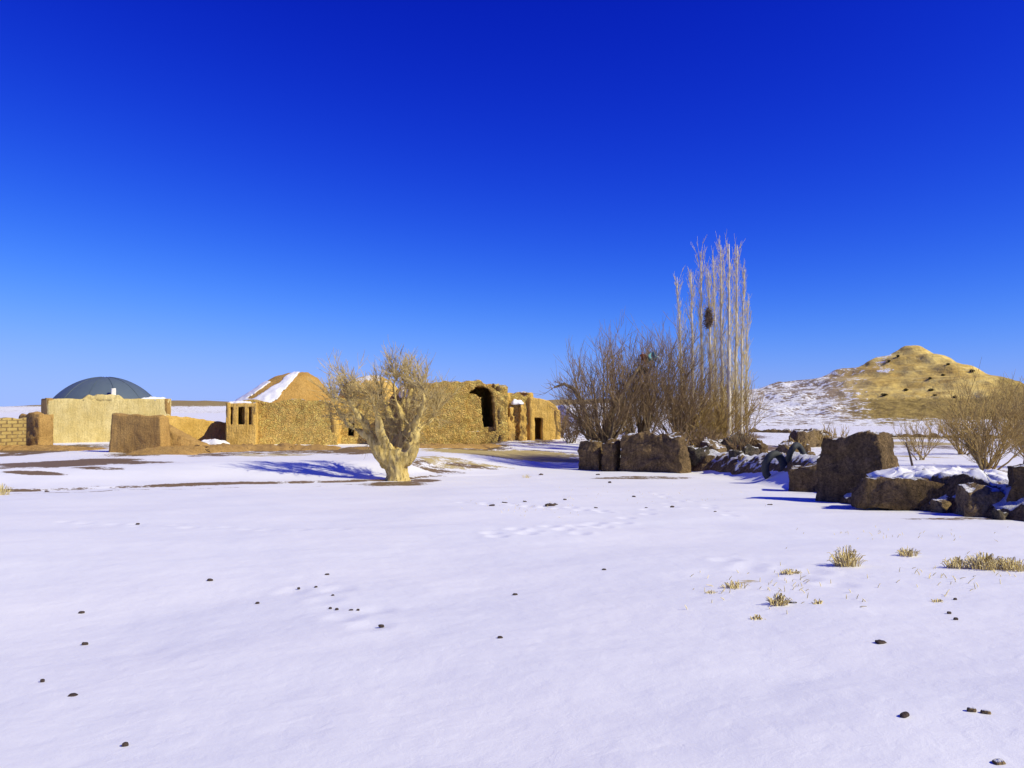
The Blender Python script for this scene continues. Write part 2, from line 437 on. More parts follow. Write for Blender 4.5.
def wall_geo(p0, p1, zb, ztop, thick, res, amp, seed, holes=()):
    """masonry wall p0->p1 (its face is on the right hand of the walk from left to right: towards the viewer), with openings"""
    p0 = Vector((p0[0], p0[1], 0)); p1 = Vector((p1[0], p1[1], 0))
    L = (p1 - p0).length; d = (p1 - p0) / L; n = Vector((d.y, -d.x, 0))
    nu = max(3, int(L / res))
    zt = [ztop(L * i / nu) if callable(ztop) else ztop for i in range(nu + 1)]
    nvv = max(3, int((max(zt) - zb) / res))
    V = []; F = []
    def vi(s, i, j): return s * (nu + 1) * (nvv + 1) + i * (nvv + 1) + j
    for s in (0, 1):
        for i in range(nu + 1):
            for j in range(nvv + 1):
                p = p0 + d * (L * i / nu) - n * (thick * s)
                p.z = zb + (zt[i] - zb) * j / nvv
                e = nv(p, 0.6, seed) * amp * 1.2 + nv(p, 2.2, seed + 1) * amp * 0.6 + nv(p, 6.0, seed + 2) * amp * 0.3
                V.append(p + e)
    def ok(i, j):
        if i < 0 or j < 0 or i >= nu or j >= nvv: return False
        u = L * (i + 0.5) / nu
        z = zb + (0.5 * (zt[i] + zt[i + 1]) - zb) * (j + 0.5) / nvv
        return not any(h(u, z) for h in holes)
    for i in range(nu):
        for j in range(nvv):
            if not ok(i, j): continue
            F.append((vi(0, i, j), vi(0, i + 1, j), vi(0, i + 1, j + 1), vi(0, i, j + 1)))
            F.append((vi(1, i, j), vi(1, i, j + 1), vi(1, i + 1, j + 1), vi(1, i + 1, j)))
            if not ok(i - 1, j): F.append((vi(0, i, j), vi(0, i, j + 1), vi(1, i, j + 1), vi(1, i, j)))
            if not ok(i + 1, j): F.append((vi(0, i + 1, j), vi(1, i + 1, j), vi(1, i + 1, j + 1), vi(0, i + 1, j + 1)))
            if not ok(i, j - 1): F.append((vi(0, i, j), vi(1, i, j), vi(1, i + 1, j), vi(0, i + 1, j)))
            if not ok(i, j + 1): F.append((vi(0, i, j + 1), vi(0, i + 1, j + 1), vi(1, i + 1, j + 1), vi(1, i, j + 1)))
    used = sorted({k for f in F for k in f}); rm = {k: q for q, k in enumerate(used)}
    return [V[k] for k in used], [tuple(rm[k] for k in f) for f in F]

def dome_geo(cx, cy, z0, rx, ry, H, prof, rot=0.0, amp=0.1, seed=0, nt_=64, nr=20, mask=None, lift=0.0):
    V = []; F = []
    c, s = math.cos(rot), math.sin(rot)
    for j in range(nr + 1):
        t = j / nr
        r, h = prof(t)
        for i in range(nt_):
            a = 2 * PI * i / nt_
            x = rx * (r + lift / rx) * math.cos(a); y = ry * (r + lift / ry) * math.sin(a)
            p = Vector((cx + x * c - y * s, cy + x * s + y * c, z0 + H * h + lift))
            p = p + nv(p, 0.5, seed) * amp * 1.2 + nv(p, 1.8, seed + 1) * amp * 0.5 + nv(p, 5, seed + 2) * amp * 0.2
            V.append(p)
    for j in range(nr):
        for i in range(nt_):
            i2 = (i + 1) % nt_
            if mask is None or mask(2 * PI * (i + 0.5) / nt_, (j + 0.5) / nr):
                F.append((j * nt_ + i, j * nt_ + i2, (j + 1) * nt_ + i2, (j + 1) * nt_ + i))
    if mask is not None:
        used = sorted({k for f in F for k in f}); rm = {k: q for q, k in enumerate(used)}
        V = [V[k] for k in used]; F = [tuple(rm[k] for k in f) for f in F]
    return V, F

def solid(o, t):
    m = o.modifiers.new('thickness', 'SOLIDIFY'); m.thickness = t; m.offset = -1
    return o

# ------------------------------------------------------------------ ground sheet
def build_ground():
    r1 = np.geomspace(0.4, 3.0, 26)[:-1]
    r2 = np.geomspace(3.0, 62, 500)[:-1]
    r3 = np.geomspace(62, 6000, 130)
    R = np.concatenate([r1, r2, r3])
    A = np.concatenate([np.radians(np.linspace(-42, 42, 560)), np.radians(np.linspace(42, 318, 56))[1:-1]])
    nr, na = len(R), len(A)
    RR, AA = np.meshgrid(R, A, indexing='ij')
    x = RR * np.sin(AA); y = RR * np.cos(AA)
    z = tz(x, y)
    # footprints: shallow bowls with a raised rim
    rng = random.Random(5)
    trails = [((470, 502), (610, 512), 13, 0.05), ((480, 536), (600, 524), 10, 0.045), ((690, 500), (580, 534), 10, 0.045), ((300, 590), (380, 626), 6, 0.025),
              ((60, 522), (330, 530), 12, 0.03), ((740, 560), (820, 585), 6, 0.03), ((650, 492), (740, 516), 9, 0.05)]
    for a, b, n, dep in trails:
        dep *= 0.6
        pa, pb = G(*a), G(*b)
        dirv = (pb - pa).normalized(); sd = Vector((-dirv.y, dirv.x, 0))
        for k in range(n):
            p = pa.lerp(pb, k / (n - 1)) + sd * (0.13 if k % 2 else -0.13) + Vector((rng.gauss(0, .12), rng.gauss(0, .12), 0))
            sel = np.where((np.abs(x - p.x) < 1.0) & (np.abs(y - p.y) < 1.0))
            q = np.hypot(x[sel] - p.x, (y[sel] - p.y) * 0.8) / 0.17
            z[sel] += -dep * np.exp(-q * q) + dep * 0.35 * np.exp(-(q - 1.5) ** 2 * 3)
    # what shows through the snow
    dirt = np.zeros_like(x); straw = np.zeros_like(x); thin = np.zeros_like(x)
    def blot(arr, px, py, wpx, hpx, s):
        p = G(px, py); f = G(px, py - hpx / 2).y - G(px, py + hpx / 2).y
        ax = wpx / FPX * p.y / 2; ay = max(0.25, f / 2)
        q = np.hypot((x - p.x) / ax, (y - p.y) / ay)
        np.maximum(arr, s * (1 - sstep(0.55, 1.3, q)), out=arr)
    for b in [(70, 463, 120, 12, .9), (35, 473, 70, 5, .85), (25, 453, 60, 8, .75), (100, 468, 60, 4, .7), (395, 484, 80, 5, .75), (420, 481, 50, 4, .7), (190, 448, 90, 14, .85), (285, 450, 210, 7, .62), (40, 449, 110, 9, .85), (455, 446, 130, 6, .75), (130, 463, 110, 4, .7), (90, 447, 100, 5, .6), (215, 455, 60, 5, .6),
              (440, 471, 60, 6, .62), (470, 466, 70, 4, .68), (285, 449, 130, 5, .7), (370, 450, 90, 8, .8), (460, 444, 110, 6, .7), (535, 440, 50, 6, .6), (415, 462, 40, 8, .55),
              (640, 478, 120, 4, .62), (760, 447, 90, 8, .7), (720, 435, 90, 8, .75), (650, 444, 150, 10, .8), (960, 519, 150, 3, .6), (860, 446, 70, 5, .62), (930, 447, 90, 4, .55), (985, 470, 60, 6, .6)]:
        blot(dirt, *b)
    for b in [(500, 455, 180, 9, .85), (555, 460, 130, 6, .85), (470, 464, 110, 5, .6), (250, 455, 160, 4, .6), (445, 461, 80, 12, .6), (915, 457, 60, 4, .6), (925, 444, 110, 5, .75), (890, 438, 170, 4, .65), (735, 581, 60, 7, .32), (790, 571, 40, 4, .3), (985, 563, 80, 8, .38), (845, 560, 40, 10, .3), (780, 432, 80, 4, .45)]:
        blot(straw, *b)
    q = (y - np.interp(x, EDGE_X, EDGE_Y)) * 0.8
    lf = (1 - sstep(-6, -2, x)) * sstep(-26, -20, x)
    dirt = np.maximum(dirt, (0.72 + 0.22 * vnoise(x / 2.5, y / 2.5, 9)) * lf * np.exp(-((q - 0.05) / 0.55) ** 2))
    dirt = np.maximum(dirt, (0.46 + 0.25 * vnoise(x / 2.5, y / 2.5, 19)) * lf * np.exp(-((q + 1.9) / 0.28) ** 2))
    xw = np.interp(y, XW_Y, XW_X)
    thin = np.maximum(thin, 0.42 * sstep(0.5, 6, x - xw) * sstep(22, 50, y))
    far = sstep(110, 170, y)
    thin = np.maximum(thin, 0.30 * far)
    # the vertex sheet
    V = np.stack([x.ravel(), y.ravel(), z.ravel()], 1)
    V = np.concatenate([V, [[0, 0, gz(0, 0)]]])
    ii, jj = np.meshgrid(np.arange(nr - 1), np.arange(na), indexing='ij')
    j2 = (jj + 1) % na
    F = np.stack([ii * na + jj, ii * na + j2, (ii + 1) * na + j2, (ii + 1) * na + jj], -1).reshape(-1, 4)[:, ::-1]
    Fl = F.tolist() + [[nr * na, (j + 1) % na, j][::-1] for j in range(na)]
    o = mesh_obj('snowy_ground', V, Fl, M['ground'])
    o['kind'] = 'structure'
    ca = o.data.color_attributes.new('cover', 'FLOAT_COLOR', 'POINT')
    col = np.zeros((len(V), 4), np.float32); col[:, 3] = 1
    col[:-1, 0] = dirt.ravel(); col[:-1, 1] = straw.ravel(); col[:-1, 2] = thin.ravel()
    ca.data.foreach_set('color', col.ravel())
    return o
build_ground()

# ------------------------------------------------------------------ hills
def grid_obj(name, xs, ys, zf, cover, mat):
    XX, YY = np.meshgrid(xs, ys, indexing='ij')
    ZZ = zf(XX, YY)
    V = np.stack([XX.ravel(), YY.ravel(), ZZ.ravel()], 1)
    nx, ny = len(xs), len(ys)
    ii, jj = np.meshgrid(np.arange(nx - 1), np.arange(ny - 1), indexing='ij')
    F = np.stack([ii * ny + jj, (ii + 1) * ny + jj, (ii + 1) * ny + jj + 1, ii * ny + jj + 1], -1).reshape(-1, 4)
    o = mesh_obj(name, V, F, mat)
    o['kind'] = 'structure'
    ca = o.data.color_attributes.new('cover', 'FLOAT_COLOR', 'POINT')
    c = cover(XX, YY, ZZ)
    col = np.ones((len(V), 4), np.float32)
    for k in range(3): col[:, k] = c[k].ravel()
    ca.data.foreach_set('color', col.ravel())
    return o

HD = 200.0
HP = [(560, 404), (640, 399), (700, 394), (740, 389.5), (760, 386), (800, 380), (830, 373), (850, 367.5), (868, 361.5), (884, 355), (898, 349.5), (907, 346.5), (918, 346), (932, 350), (950, 359), (967, 367), (985, 376), (1003, 385), (1024, 392), (1060, 400), (1120, 408), (1220, 414)]
HX = [X(p, HD) for p, _ in HP]; HZ = [Z(q, HD) for _, q in HP]
def hill_z(x, y):
    prof = np.interp(x + 0.7 * fbm(x / 9, y / 9, 3, 40), HX, HZ, left=-3.0, right=-3.0) + 1.6
    prof = np.maximum(prof, 0)
    t = np.where(y < HD, (HD - y) / 78.0, (y - HD) / 120.0)
    t = np.clip(t, 0, 1)
    fall = (1 - t) ** 1.25
    # spurs and gullies running down the front
    ang = np.arctan2(x - X(913, HD), (HD + 14) - y)
    g = np.abs(fbm(ang * 5.2, np.hypot(x - 100, y - HD) / 90 + 0 * x, 3, 50))
    z = prof * fall
    z = z - (0.6 * g + 0.35 * np.abs(fbm(x / 7, y / 7, 4, 52))) * np.clip(prof / 8, 0, 1) * np.sin(np.clip(fall, 0, 1) * PI) ** 0.7
    z = z + 0.5 * fbm(x / 3.2, y / 3.2, 4, 53) * np.clip(z / 3, 0, 1)
    # ledges
    zz = z + 0.9 * fbm(x / 14, y / 14, 2, 56)
    z = z + 0.28 * np.sin(zz * 2.1) * np.clip(z / 4, 0, 1)
    return z - 1.75
def hill_cover(x, y, z):
    xe = (x / y) * HD                       # along the ridge line
    ps = np.interp(xe, [X(620, HD), X(760, HD), X(815, HD), X(845, HD), X(868, HD), X(890, HD), X(1100, HD)], [0.55, 0.52, 0.48, 0.40, 0.22, -0.2, -0.35])
    base = 1 - sstep(-0.9, 0.9, z)
    snow = np.maximum(ps + 0.1 * (1 - sstep(2, 6, z)), 0.60 * base)
    lee = sstep(X(868, HD), X(880, HD), xe) * (1 - sstep(X(890, HD), X(900, HD), xe)) * sstep(8.5, 11, z)
    snow = np.maximum(snow, 0.45 * lee)
    brush = (1 - sstep(2.2, 5.0, z)) + 0.65 * sstep(X(975, HD), X(1010, HD), xe)
    grey = 1 - sstep(X(815, HD), X(880, HD), xe + 3 * fbm(x / 8, y / 8, 3, 71))
    return snow, np.clip(brush, 0, 1), grey
grid_obj('hill', np.linspace(X(600, HD) - 20, X(1230, HD), 340), np.concatenate([np.linspace(118, 205, 180), np.linspace(207, 322, 40)]), hill_z, hill_cover, M['hill'])

DP = [(-700, 398), (-300, 401), (-60, 405), (0, 406.5), (40, 405), (100, 404), (150, 402), (175, 400.5), (205, 400.8), (232, 402), (300, 403), (420, 403), (520, 402), (560, 399.5), (600, 398.5), (680, 398), (760, 399), (900, 402), (1100, 404), (1500, 400)]
DD = 620.0
DX = [X(p, DD) for p, _ in DP]; DZ = [Z(q, DD) for _, q in DP]
def far_z(x, y):
    p = np.interp(x, DX, DZ) + 3.0 + 0.5 * fbm(x / 40, y / 40, 3, 60)
    t = np.clip(np.where(y < DD, (DD - y) / 170.0, (y - DD) / 400.0), 0, 1)
    return p * (1 - t) ** 1.5 - 3.0 + 0.4 * fbm(x / 18, y / 18, 3, 61) * (1 - t)
def far_cover(x, y, z):
    s = 0.75 - 0.75 * sstep(2.0, 4.6, z) + 0.15 * vnoise(x / 60, y / 30, 63)
    return s, np.ones_like(s) * 0.9, np.ones_like(s) * 0.35
grid_obj('distant_hills', np.linspace(-1000, 900, 380), np.concatenate([np.linspace(430, 640, 70), np.linspace(660, 1040, 14)]), far_z, far_cover, M['hill'])

# ------------------------------------------------------------------ buildings
def corners(P0, a, L, D):
    d = Vector((math.cos(a), math.sin(a), 0)); b = Vector((-math.sin(a), math.cos(a), 0))
    return P0, P0 + d * L, P0 + d * L + b * D, P0 + b * D, d, b

def len_to(px, P0, a):
    """length along a wall from P0 until it meets the sight line through column px"""
    k = (px - 512) / FPX
    return (k * P0.y - P0.x) / (math.cos(a) - k * math.sin(a))

def house_walls(root, c0, c1, c2, c3, zb, tops, thick, res, amp, seed, mats, holes=(), side_holes=((), (), ())):
    V, F = wall_geo(c0, c1, zb, tops[0], thick, res, amp, seed, holes); mesh_obj('wall', V, F, mats[0], root)
    V, F = wall_geo(c1, c2, zb, tops[1], thick, res, amp, seed + 10, side_holes[0]); mesh_obj('wall', V, F, mats[1], root)
    V, F = wall_geo(c2, c3, zb, tops[2], thick, res * 2, amp, seed + 20, side_holes[1]); mesh_obj('wall', V, F, mats[1], root)
    V, F = wall_geo(c3, c0, zb, tops[3], thick, res, amp, seed + 30, side_holes[2]); mesh_obj('wall', V, F, mats[1], root)

def flat_roof(root, c0, c1, c2, c3, z, mat, seed, inset=0.3, name='roof', th=0.25):
    d = (c1 - c0).normalized(); b = (c3 - c0).normalized()
    L = (c1 - c0).length - 2 * inset; D = (c3 - c0).length - 2 * inset
    ctr = (c0 + c1 + c2 + c3) / 4
    V, F = block_geo(ctr.x, ctr.y, z - th, L, D, th, math.atan2(d.y, d.x), seed, 0.0, 0.05, 0.02, 0.4, 0.3)
    return mesh_obj(name, V, F, mat, root)

# 1. pale plastered house with the blue-grey dome, far left
a = math.radians(33)
P0 = Vector((X(47, 69), 69, 0)); L = len_to(171, P0, a)
c0, c1, c2, c3, d, b = corners(P0, a, L, 9.4)
zb = gz(P0.x, P0.y) - 0.4
zt = Z(398.5, 69)
hz = zt
def wavy(z, s, am=0.1): return lambda u: z + am * noise.noise(Vector((u * 0.6, s, 0)))
r = thing('domed_house', 'pale plastered mud house with a low blue grey dome, far left of the village', 'house', (P0.x, P0.y, zb + 0.4))
rt = Z(399, 74.5)
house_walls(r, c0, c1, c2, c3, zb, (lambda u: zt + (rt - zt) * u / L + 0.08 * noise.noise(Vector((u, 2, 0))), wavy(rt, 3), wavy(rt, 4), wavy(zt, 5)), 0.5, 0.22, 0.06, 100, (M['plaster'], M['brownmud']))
flat_roof(r, c0, c1, c2, c3, zt - 0.15, M['roofmud'], 5)
ctr = (c0 + c2) / 2
cap_a = math.radians(52)
prof = lambda t: (math.sin(cap_a * (1 - t)) / math.sin(cap_a), (math.cos(cap_a * (1 - t)) - math.cos(cap_a)) / (1 - math.cos(cap_a)))
dc = at(105, 397, ctr.y)
V, F = dome_geo(dc.x, ctr.y, zt - 0.25, 4.55, 4.55, Z(377, ctr.y) - zt + 0.25, prof, 0, 0.02, 7, 72, 18)
dome = mesh_obj('dome', V, F, M['dome'], r)
for k in range(12):
    an = 2 * PI * k / 12 + 0.15; V = []; F = []
    pts = []
    for j in range(13):
        rr, hh = prof(j / 13)
        pts.append(Vector((dc.x + 4.57 * rr * math.cos(an), ctr.y + 4.57 * rr * math.sin(an), zt - 0.25 + (Z(377, ctr.y) - zt + 0.27) * hh)))
    tube(V, F, pts, [0.022] * 13, 4); mesh_obj('dome_rib', V, F, M['dome'], dome)
cp = c0 + d * (L * 0.52) + b * 0.35
V, F = block_geo(cp.x, cp.y, zt - 0.2, 0.42, 0.42, 1.15, a, 8, 0.15, 0.03, 0.1, 0.1, 0.02); mesh_obj('chimney', V, F, M['white'], r)
V, F = block_geo((c0 + d * L * .42).x, (c0 + d * L * .42).y + 0.3, zt - 0.15, L * 0.36, 0.55, 0.5, a, 9, 0.3, 0.08, 0.3, 0.15, 0.3); mesh_obj('parapet', V, F, M['plaster'], r)
V, F = block_geo((c0 + d * L * .84).x, (c0 + d * L * .84).y + 0.35, zt - 0.1, L * 0.26, 0.5, 0.26, a, 10, 0.3, 0.05, 0.3, 0.15, 0.3); mesh_obj('snow_patch', V, F, M['snow'], r)

# 2. low walls around it
V, F = wall_geo((X(-60, 56), 56), (X(27, 61), 61), gz(X(0, 58), 58) - 0.3, lambda u: Z(418, 59) + 0.12 * noise.noise(Vector((u * 1.4, 7, 0))), 0.5, 0.2, 0.05, 140)
o = mesh_obj('block_wall', V, F, M['brick']); rebase(o, (X(0, 58), 58, gz(X(0, 58), 58))); tag(o, 'sunlit wall of pale mud blocks with open joints at the left edge', 'wall')
p = at(36, 440, 63)
block('ruined_wall', 'brown crumbling wall stub against the left side of the blue domed house', 'wall', p.x, 63, 2.6, 1.3, Z(413, 63) - gz(p.x, 63), math.radians(-24), 150, M['brownmud'], amp=0.12)
p = at(140, 455, 55)
block('mud_block', 'tall plain brown mud block standing in front of the blue domed house', 'wall', p.x, 55, 4.2, 1.1, Z(415, 55) - gz(p.x, 55), math.radians(-11), 160, M['brownmud'], taper_=0.13, amp=0.055, topamp=0.05, rnd=0.03, slope=-0.03)
p = at(188, 452, 57)
block('earth_mound', 'low mound of fallen brown earth sloping down from the mud block', 'earth mound', p.x, 56.4, 5.6, 2.4, 1.35, math.radians(-8), 165, M['brownmud'], taper_=0.5, amp=0.12, slope=-0.4, rnd=0.4)
V, F = wall_geo((X(163, 66), 66), (X(232, 72), 72), gz(X(195, 69), 69) - 0.4, lambda u: Z(414.5, 69) - 0.11 * u + 0.12 * noise.noise(Vector((u, 9, 0))), 0.9, 0.2, 0.12, 170)
o = mesh_obj('low_wall', V, F, M['mud']); rebase(o, (X(195, 69), 69, gz(X(195, 69), 69))); tag(o, 'low ochre mud wall between the blue domed house and the snow streaked house', 'wall')
V, F = block_geo(X(214, 64), 64, gz(X(214, 64), 64) - .1, 2.6, 1.6, 0.62, math.radians(12), 171, 0.4, 0.1, 0.6, 0.15, 0.2)
o = mesh_obj('snow_drift', V, F, M['snow']); rebase(o, (X(214, 64), 64, gz(X(214, 64), 64))); tag(o, 'narrow snow drift lying along the low ochre wall', 'snow drift')

# 3. rubble house with the snow-streaked conical roof
a = math.radians(12)
P0 = Vector((X(243, 66), 66, 0)); L = len_to(338, P0, a)
c0, c1, c2, c3, d, b = corners(P0, a, L, 7.6)
zb = gz(P0.x, P0.y) - 0.4; zt = Z(401, 67)
r = thing('conical_roof_house', 'rubble house with a brown conical mud roof streaked with snow on its left', 'house', (P0.x, P0.y, zb + 0.4))
house_walls(r, c0, c1, c2, c3, zb, (wavy(zt, 1, 0.25), wavy(zt, 2), wavy(zt, 3), wavy(zt, 4)), 0.6, 0.17, 0.15, 200, (M['rubble'], M['mud']))
flat_roof(r, c0, c1, c2, c3, zt - 0.1, M['roofmud'], 205, 0.2)
ctr = (c0 + c2) / 2
rc = at(284, 400, ctr.y)
HR = Z(372.5, ctr.y) - zt + 0.2
RP = [(0, 1.0, 0), (0.15, 0.90, 0.16), (0.3, 0.77, 0.37), (0.5, 0.58, 0.64), (0.7, 0.40, 0.86), (0.85, 0.2, 0.97), (1, 0.0, 1.0)]
def rprof(t):
    return float(np.interp(t, [q[0] for q in RP], [q[1] for q in RP])), float(np.interp(t, [q[0] for q in RP], [q[2] for q in RP]))
def skew(V):          # the apex leans to the right, the left slope is the long one
    for v in V: v.x += 1.25 * max(0, (v.z - zt + 0.2) / HR) ** 1.0
    return V
V, F = dome_geo(rc.x, ctr.y, zt - 0.2, 4.3, 3.9, HR, rprof, a, 0.14, 210, 80, 26)
roof = mesh_obj('roof', skew(V), F, M['roofmud'], r)
def snowm(th, t):
    n = noise.noise(Vector((th * 2.2, t * 4, 3))) * 0.35
    dg = math.degrees(th)
    s1 = abs(dg - 246 - 16 * t + 30 * n) < 13 + 8 * n and t < 0.90
    s2 = abs(dg - 205 + 24 * n) < 14 and t < 0.55
    s3 = t < 0.13 and 185 < dg < 250
    return s1 or s2 or s3
V, F = dome_geo(rc.x, ctr.y, zt - 0.2, 4.3, 3.9, HR, rprof, a, 0.14, 210, 220, 70, snowm, 0.07)
skew(V)
solid(mesh_obj('snow_patch', V, F, M['snow'], roof), 0.1)
# its lower annexe with three narrow openings
P1 = Vector((X(226, 65), 65, 0)); a2 = math.radians(8); L2 = len_to(256, P1, a2)
e0, e1, e2, e3, d2, b2 = corners(P1, a2, L2, 3.2)
zt2 = Z(403, 65)
zo0, zo1 = Z(424.5, 65), Z(406.5, 65)
def slit(u0, u1): return lambda u, z: u0 < u < u1 and zo0 < z < zo1 - 0.15 * abs((u - (u0 + u1) / 2))
hl = [slit(L2 * 0.06, L2 * 0.23), slit(L2 * 0.40, L2 * 0.62), slit(L2 * 0.72, L2 * 0.93)]
r2 = thing('low_annexe', 'low mud annexe with three narrow dark openings left of the snow streaked roof', 'outbuilding', (P1.x, P1.y, gz(P1.x, P1.y)))
house_walls(r2, e0, e1, e2, e3, gz(P1.x, P1.y) - 0.4, (wavy(zt2, 11, .2), wavy(zt2, 12), wavy(zt2, 13), wavy(zt2, 14)), 0.35, 0.1, 0.06, 230, (M['mud'], M['mud']), hl)
flat_roof(r2, e0, e1, e2, e3, zt2 - 0.05, M['roofmud'], 235, 0.1)
V, F = block_geo(e0.x + 0.9, e0.y + 0.7, zt2 - 0.05, 1.9, 1.1, 0.2, a2, 236, 0.3, 0.06, 0.4, 0.12, 0.3); mesh_obj('snow_patch', V, F, M['snow'], r2)

# 4. domed house behind the old tree
a = math.radians(10)
P0 = Vector((X(334, 69), 69, 0)); L = len_to(424, P0, a)
c0, c1, c2, c3, d, b = corners(P0, a, L, 7.0)
zb = gz(P0.x, P0.y) - 0.4; zt = Z(400, 70)
r = thing('rubble_house', 'ochre rubble house with a small mud dome behind the old pale tree', 'house', (P0.x, P0.y, zb + 0.4))
hl = [lambda u, z: L * 0.80 < u < L * 0.90 and Z(424, 70) < z < Z(408, 70), lambda u, z: L * 0.15 < u < L * 0.23 and Z(436, 70) < z < Z(421, 70)]
house_walls(r, c0, c1, c2, c3, zb, (lambda u: zt + 0.5 * noise.noise(Vector((u * 0.5, 21, 0))), wavy(zt, 22), wavy(zt, 23), wavy(zt, 24)), 0.6, 0.17, 0.16, 300, (M['rubble'], M['mud']), hl)
flat_roof(r, c0, c1, c2, c3, zt - 0.2, M['roofmud'], 305, 0.2)
ctr = (c0 + c2) / 2
rc = at(370, 400, ctr.y)
hprof = lambda t: (math.cos(t * PI / 2), math.sin(t * PI / 2))
V, F = dome_geo(rc.x, ctr.y, zt - 0.3, 2.9, 2.9, Z(375, ctr.y) - zt + 0.3, hprof, 0, 0.12, 310, 56, 18)
mesh_obj('dome', V, F, M['mud'], r)
q = at(407, 392, ctr.y - 1.5)
V, F = block_geo(q.x, q.y, zt - 0.2, 2.6, 2.0, Z(386, q.y) - zt + 0.2, a, 312, 0.5, 0.12, 0.5, 0.15, 0.2); mesh_obj('roof_hump', V, F, M['roofmud'], r)
V, F = block_geo(q.x + 0.2, q.y - 0.7, zt + 0.1, 1.9, 0.9, Z(388, q.y) - zt - 0.1, a, 313, 0.4, 0.1, 0.6, 0.12, 0.3); mesh_obj('snow_patch', V, F, M['snow'], r)

# 5. ruin with the great arch
a = math.radians(14)
P0 = Vector((X(414, 67), 67, 0)); L = len_to(507, P0, a)
c0, c1, c2, c3, d, b = corners(P0, a, L, 6.5)
zb = gz(P0.x, P0.y) - 0.5; D_ = 68.0
uA = len_to(467, P0, a); uB = len_to(494, P0, a); uc = (uA + uB) / 2; hw = (uB - uA) / 2
zs, ztop_, zfl = Z(404, D_), Z(385.5, D_), Z(432, D_)
def arch(u, z):
    if abs(u - uc) > hw or z < zfl: return False
    if z < zs: return True
    return ((u - uc) / hw) ** 2 + ((z - zs) / (ztop_ - zs)) ** 2 < 1
TP = [(414, 386), (425, 383), (445, 381.5), (462, 381.5), (470, 380), (480, 380.5), (489, 384), (496, 391), (507, 395)]
TU = [len_to(p, P0, a) for p, _ in TP]; TZ = [Z(q, D_) for _, q in TP]
top = lambda u: float(np.interp(u, TU, TZ)) + 0.15 * noise.noise(Vector((u * 1.5, 31, 0)))
r = thing('arch_ruin', 'ochre rubble ruin with one tall dark arch in its front', 'ruin', (P0.x, P0.y, zb + 0.5))
zt = Z(383, D_)
house_walls(r, c0, c1, c2, c3, zb, (top, lambda u: Z(388, D_) + (zt - Z(388, D_)) * min(1.0, u / 1.5) + 0.2 * noise.noise(Vector((u, 32, 0))), wavy(zt, 33, .3), wavy(zt, 34, .3)), 0.75, 0.12, 0.14, 400, (M['rubble'], M['rubble']), [arch])
flat_roof(r, c0 + b * 0.35, c1 + b * 0.35 - d * 0.2, c2 - d * 0.2, c3, zt - 0.08, M['roofmud'], 405, 0.3)
# rubble blocking that fills the arch but for a gap along its crown and right side
q0 = uA - 0.5
def gap(u, z):
    u = u + q0
    if not arch(u, z) and not (abs(u - uc) < hw + 0.1 and zfl < z < ztop_ + 0.1): return False
    return not (z < zs + 0.5 + 0.2 * noise.noise(Vector((u * 3, 61, 0))) and u < uc + hw * 0.12 + 0.12 * noise.noise(Vector((z * 2.5, 62, 0))) + 0.10 * (zs - z)
                or ((u - uc + hw * 0.65) / (hw * 0.75)) ** 2 + ((z - zs) / (0.55 * (ztop_ - zs))) ** 2 < 1) and z > zfl + 0.35
g0 = c0 + d * q0 + b * 0.36; g1 = c0 + d * (uB + 0.5) + b * 0.36
V, F = wall_geo(g0, g1, zb, Z(384, D_), 0.45, 0.09, 0.14, 410, [gap])
mesh_obj('arch_infill', V, F, M['rubble'], r)

# 6. stepped small house with a dark doorway
a = math.radians(20)
P0 = Vector((X(505, 69.5), 69.5, 0)); L = len_to(532, P0, a)
c0, c1, c2, c3, d, b = corners(P0, a, L, 4.5)
zb = gz(P0.x, P0.y) - 0.5
r = thing('buttressed_store', 'short rubble store with ribbed front and a snow patch, between arch and doorway', 'outbuilding', (P0.x, P0.y, zb + 0.5))
zt = Z(393, 70)
house_walls(r, c0, c1, c2, c3, zb, (lambda u: zt - 0.12 * u + 0.3 * noise.noise(Vector((u * 2.0, 41, 0))), wavy(zt, 42), wavy(zt, 43), wavy(zt, 44)), 0.5, 0.13, 0.16, 500, (M['rubble'], M['mud']))
flat_roof(r, c0, c1, c2, c3, zt - 0.3, M['roofmud'], 505, 0.2)
for u in (0.16, 0.60):
    q = c0 + d * (L * u) - b * 0.25
    V, F = block_geo(q.x, q.y, zb, 0.75, 0.6, Z(406, 69) - zb, a, 510 + int(u * 10), 0.45, 0.14, 0.35, 0.1, 0.1); mesh_obj('buttress', V, F, M['mud'], r)
q = c0 + d * (L * 0.42) - b * 0.2
V, F = block_geo(q.x, q.y, Z(404.5, 69), 1.25, 0.7, 0.38, a, 520, 0.4, 0.08, 0.5, 0.1, 0.3); mesh_obj('snow_patch', V, F, M['snow'], r)
P0 = Vector((X(530, 70), 70, 0)); a = math.radians(24); L = len_to(560, P0, a)
c0, c1, c2, c3, d, b = corners(P0, a, L, 4.2)
zb = gz(P0.x, P0.y) - 0.5
r = thing('doorway_house', 'small smooth ochre mud house with one dark doorway, right end of the village', 'house', (P0.x, P0.y, zb + 0.5))
du0, du1 = len_to(532.8, P0, a), len_to(543, P0, a)
dz1 = Z(418, 70.5)
ztl = [(530, 397), (538, 398), (548, 401), (555, 405), (560, 411)]
ZU = [len_to(p, P0, a) for p, _ in ztl]; ZZ_ = [Z(q, 71) for _, q in ztl]
zt = Z(402, 71)
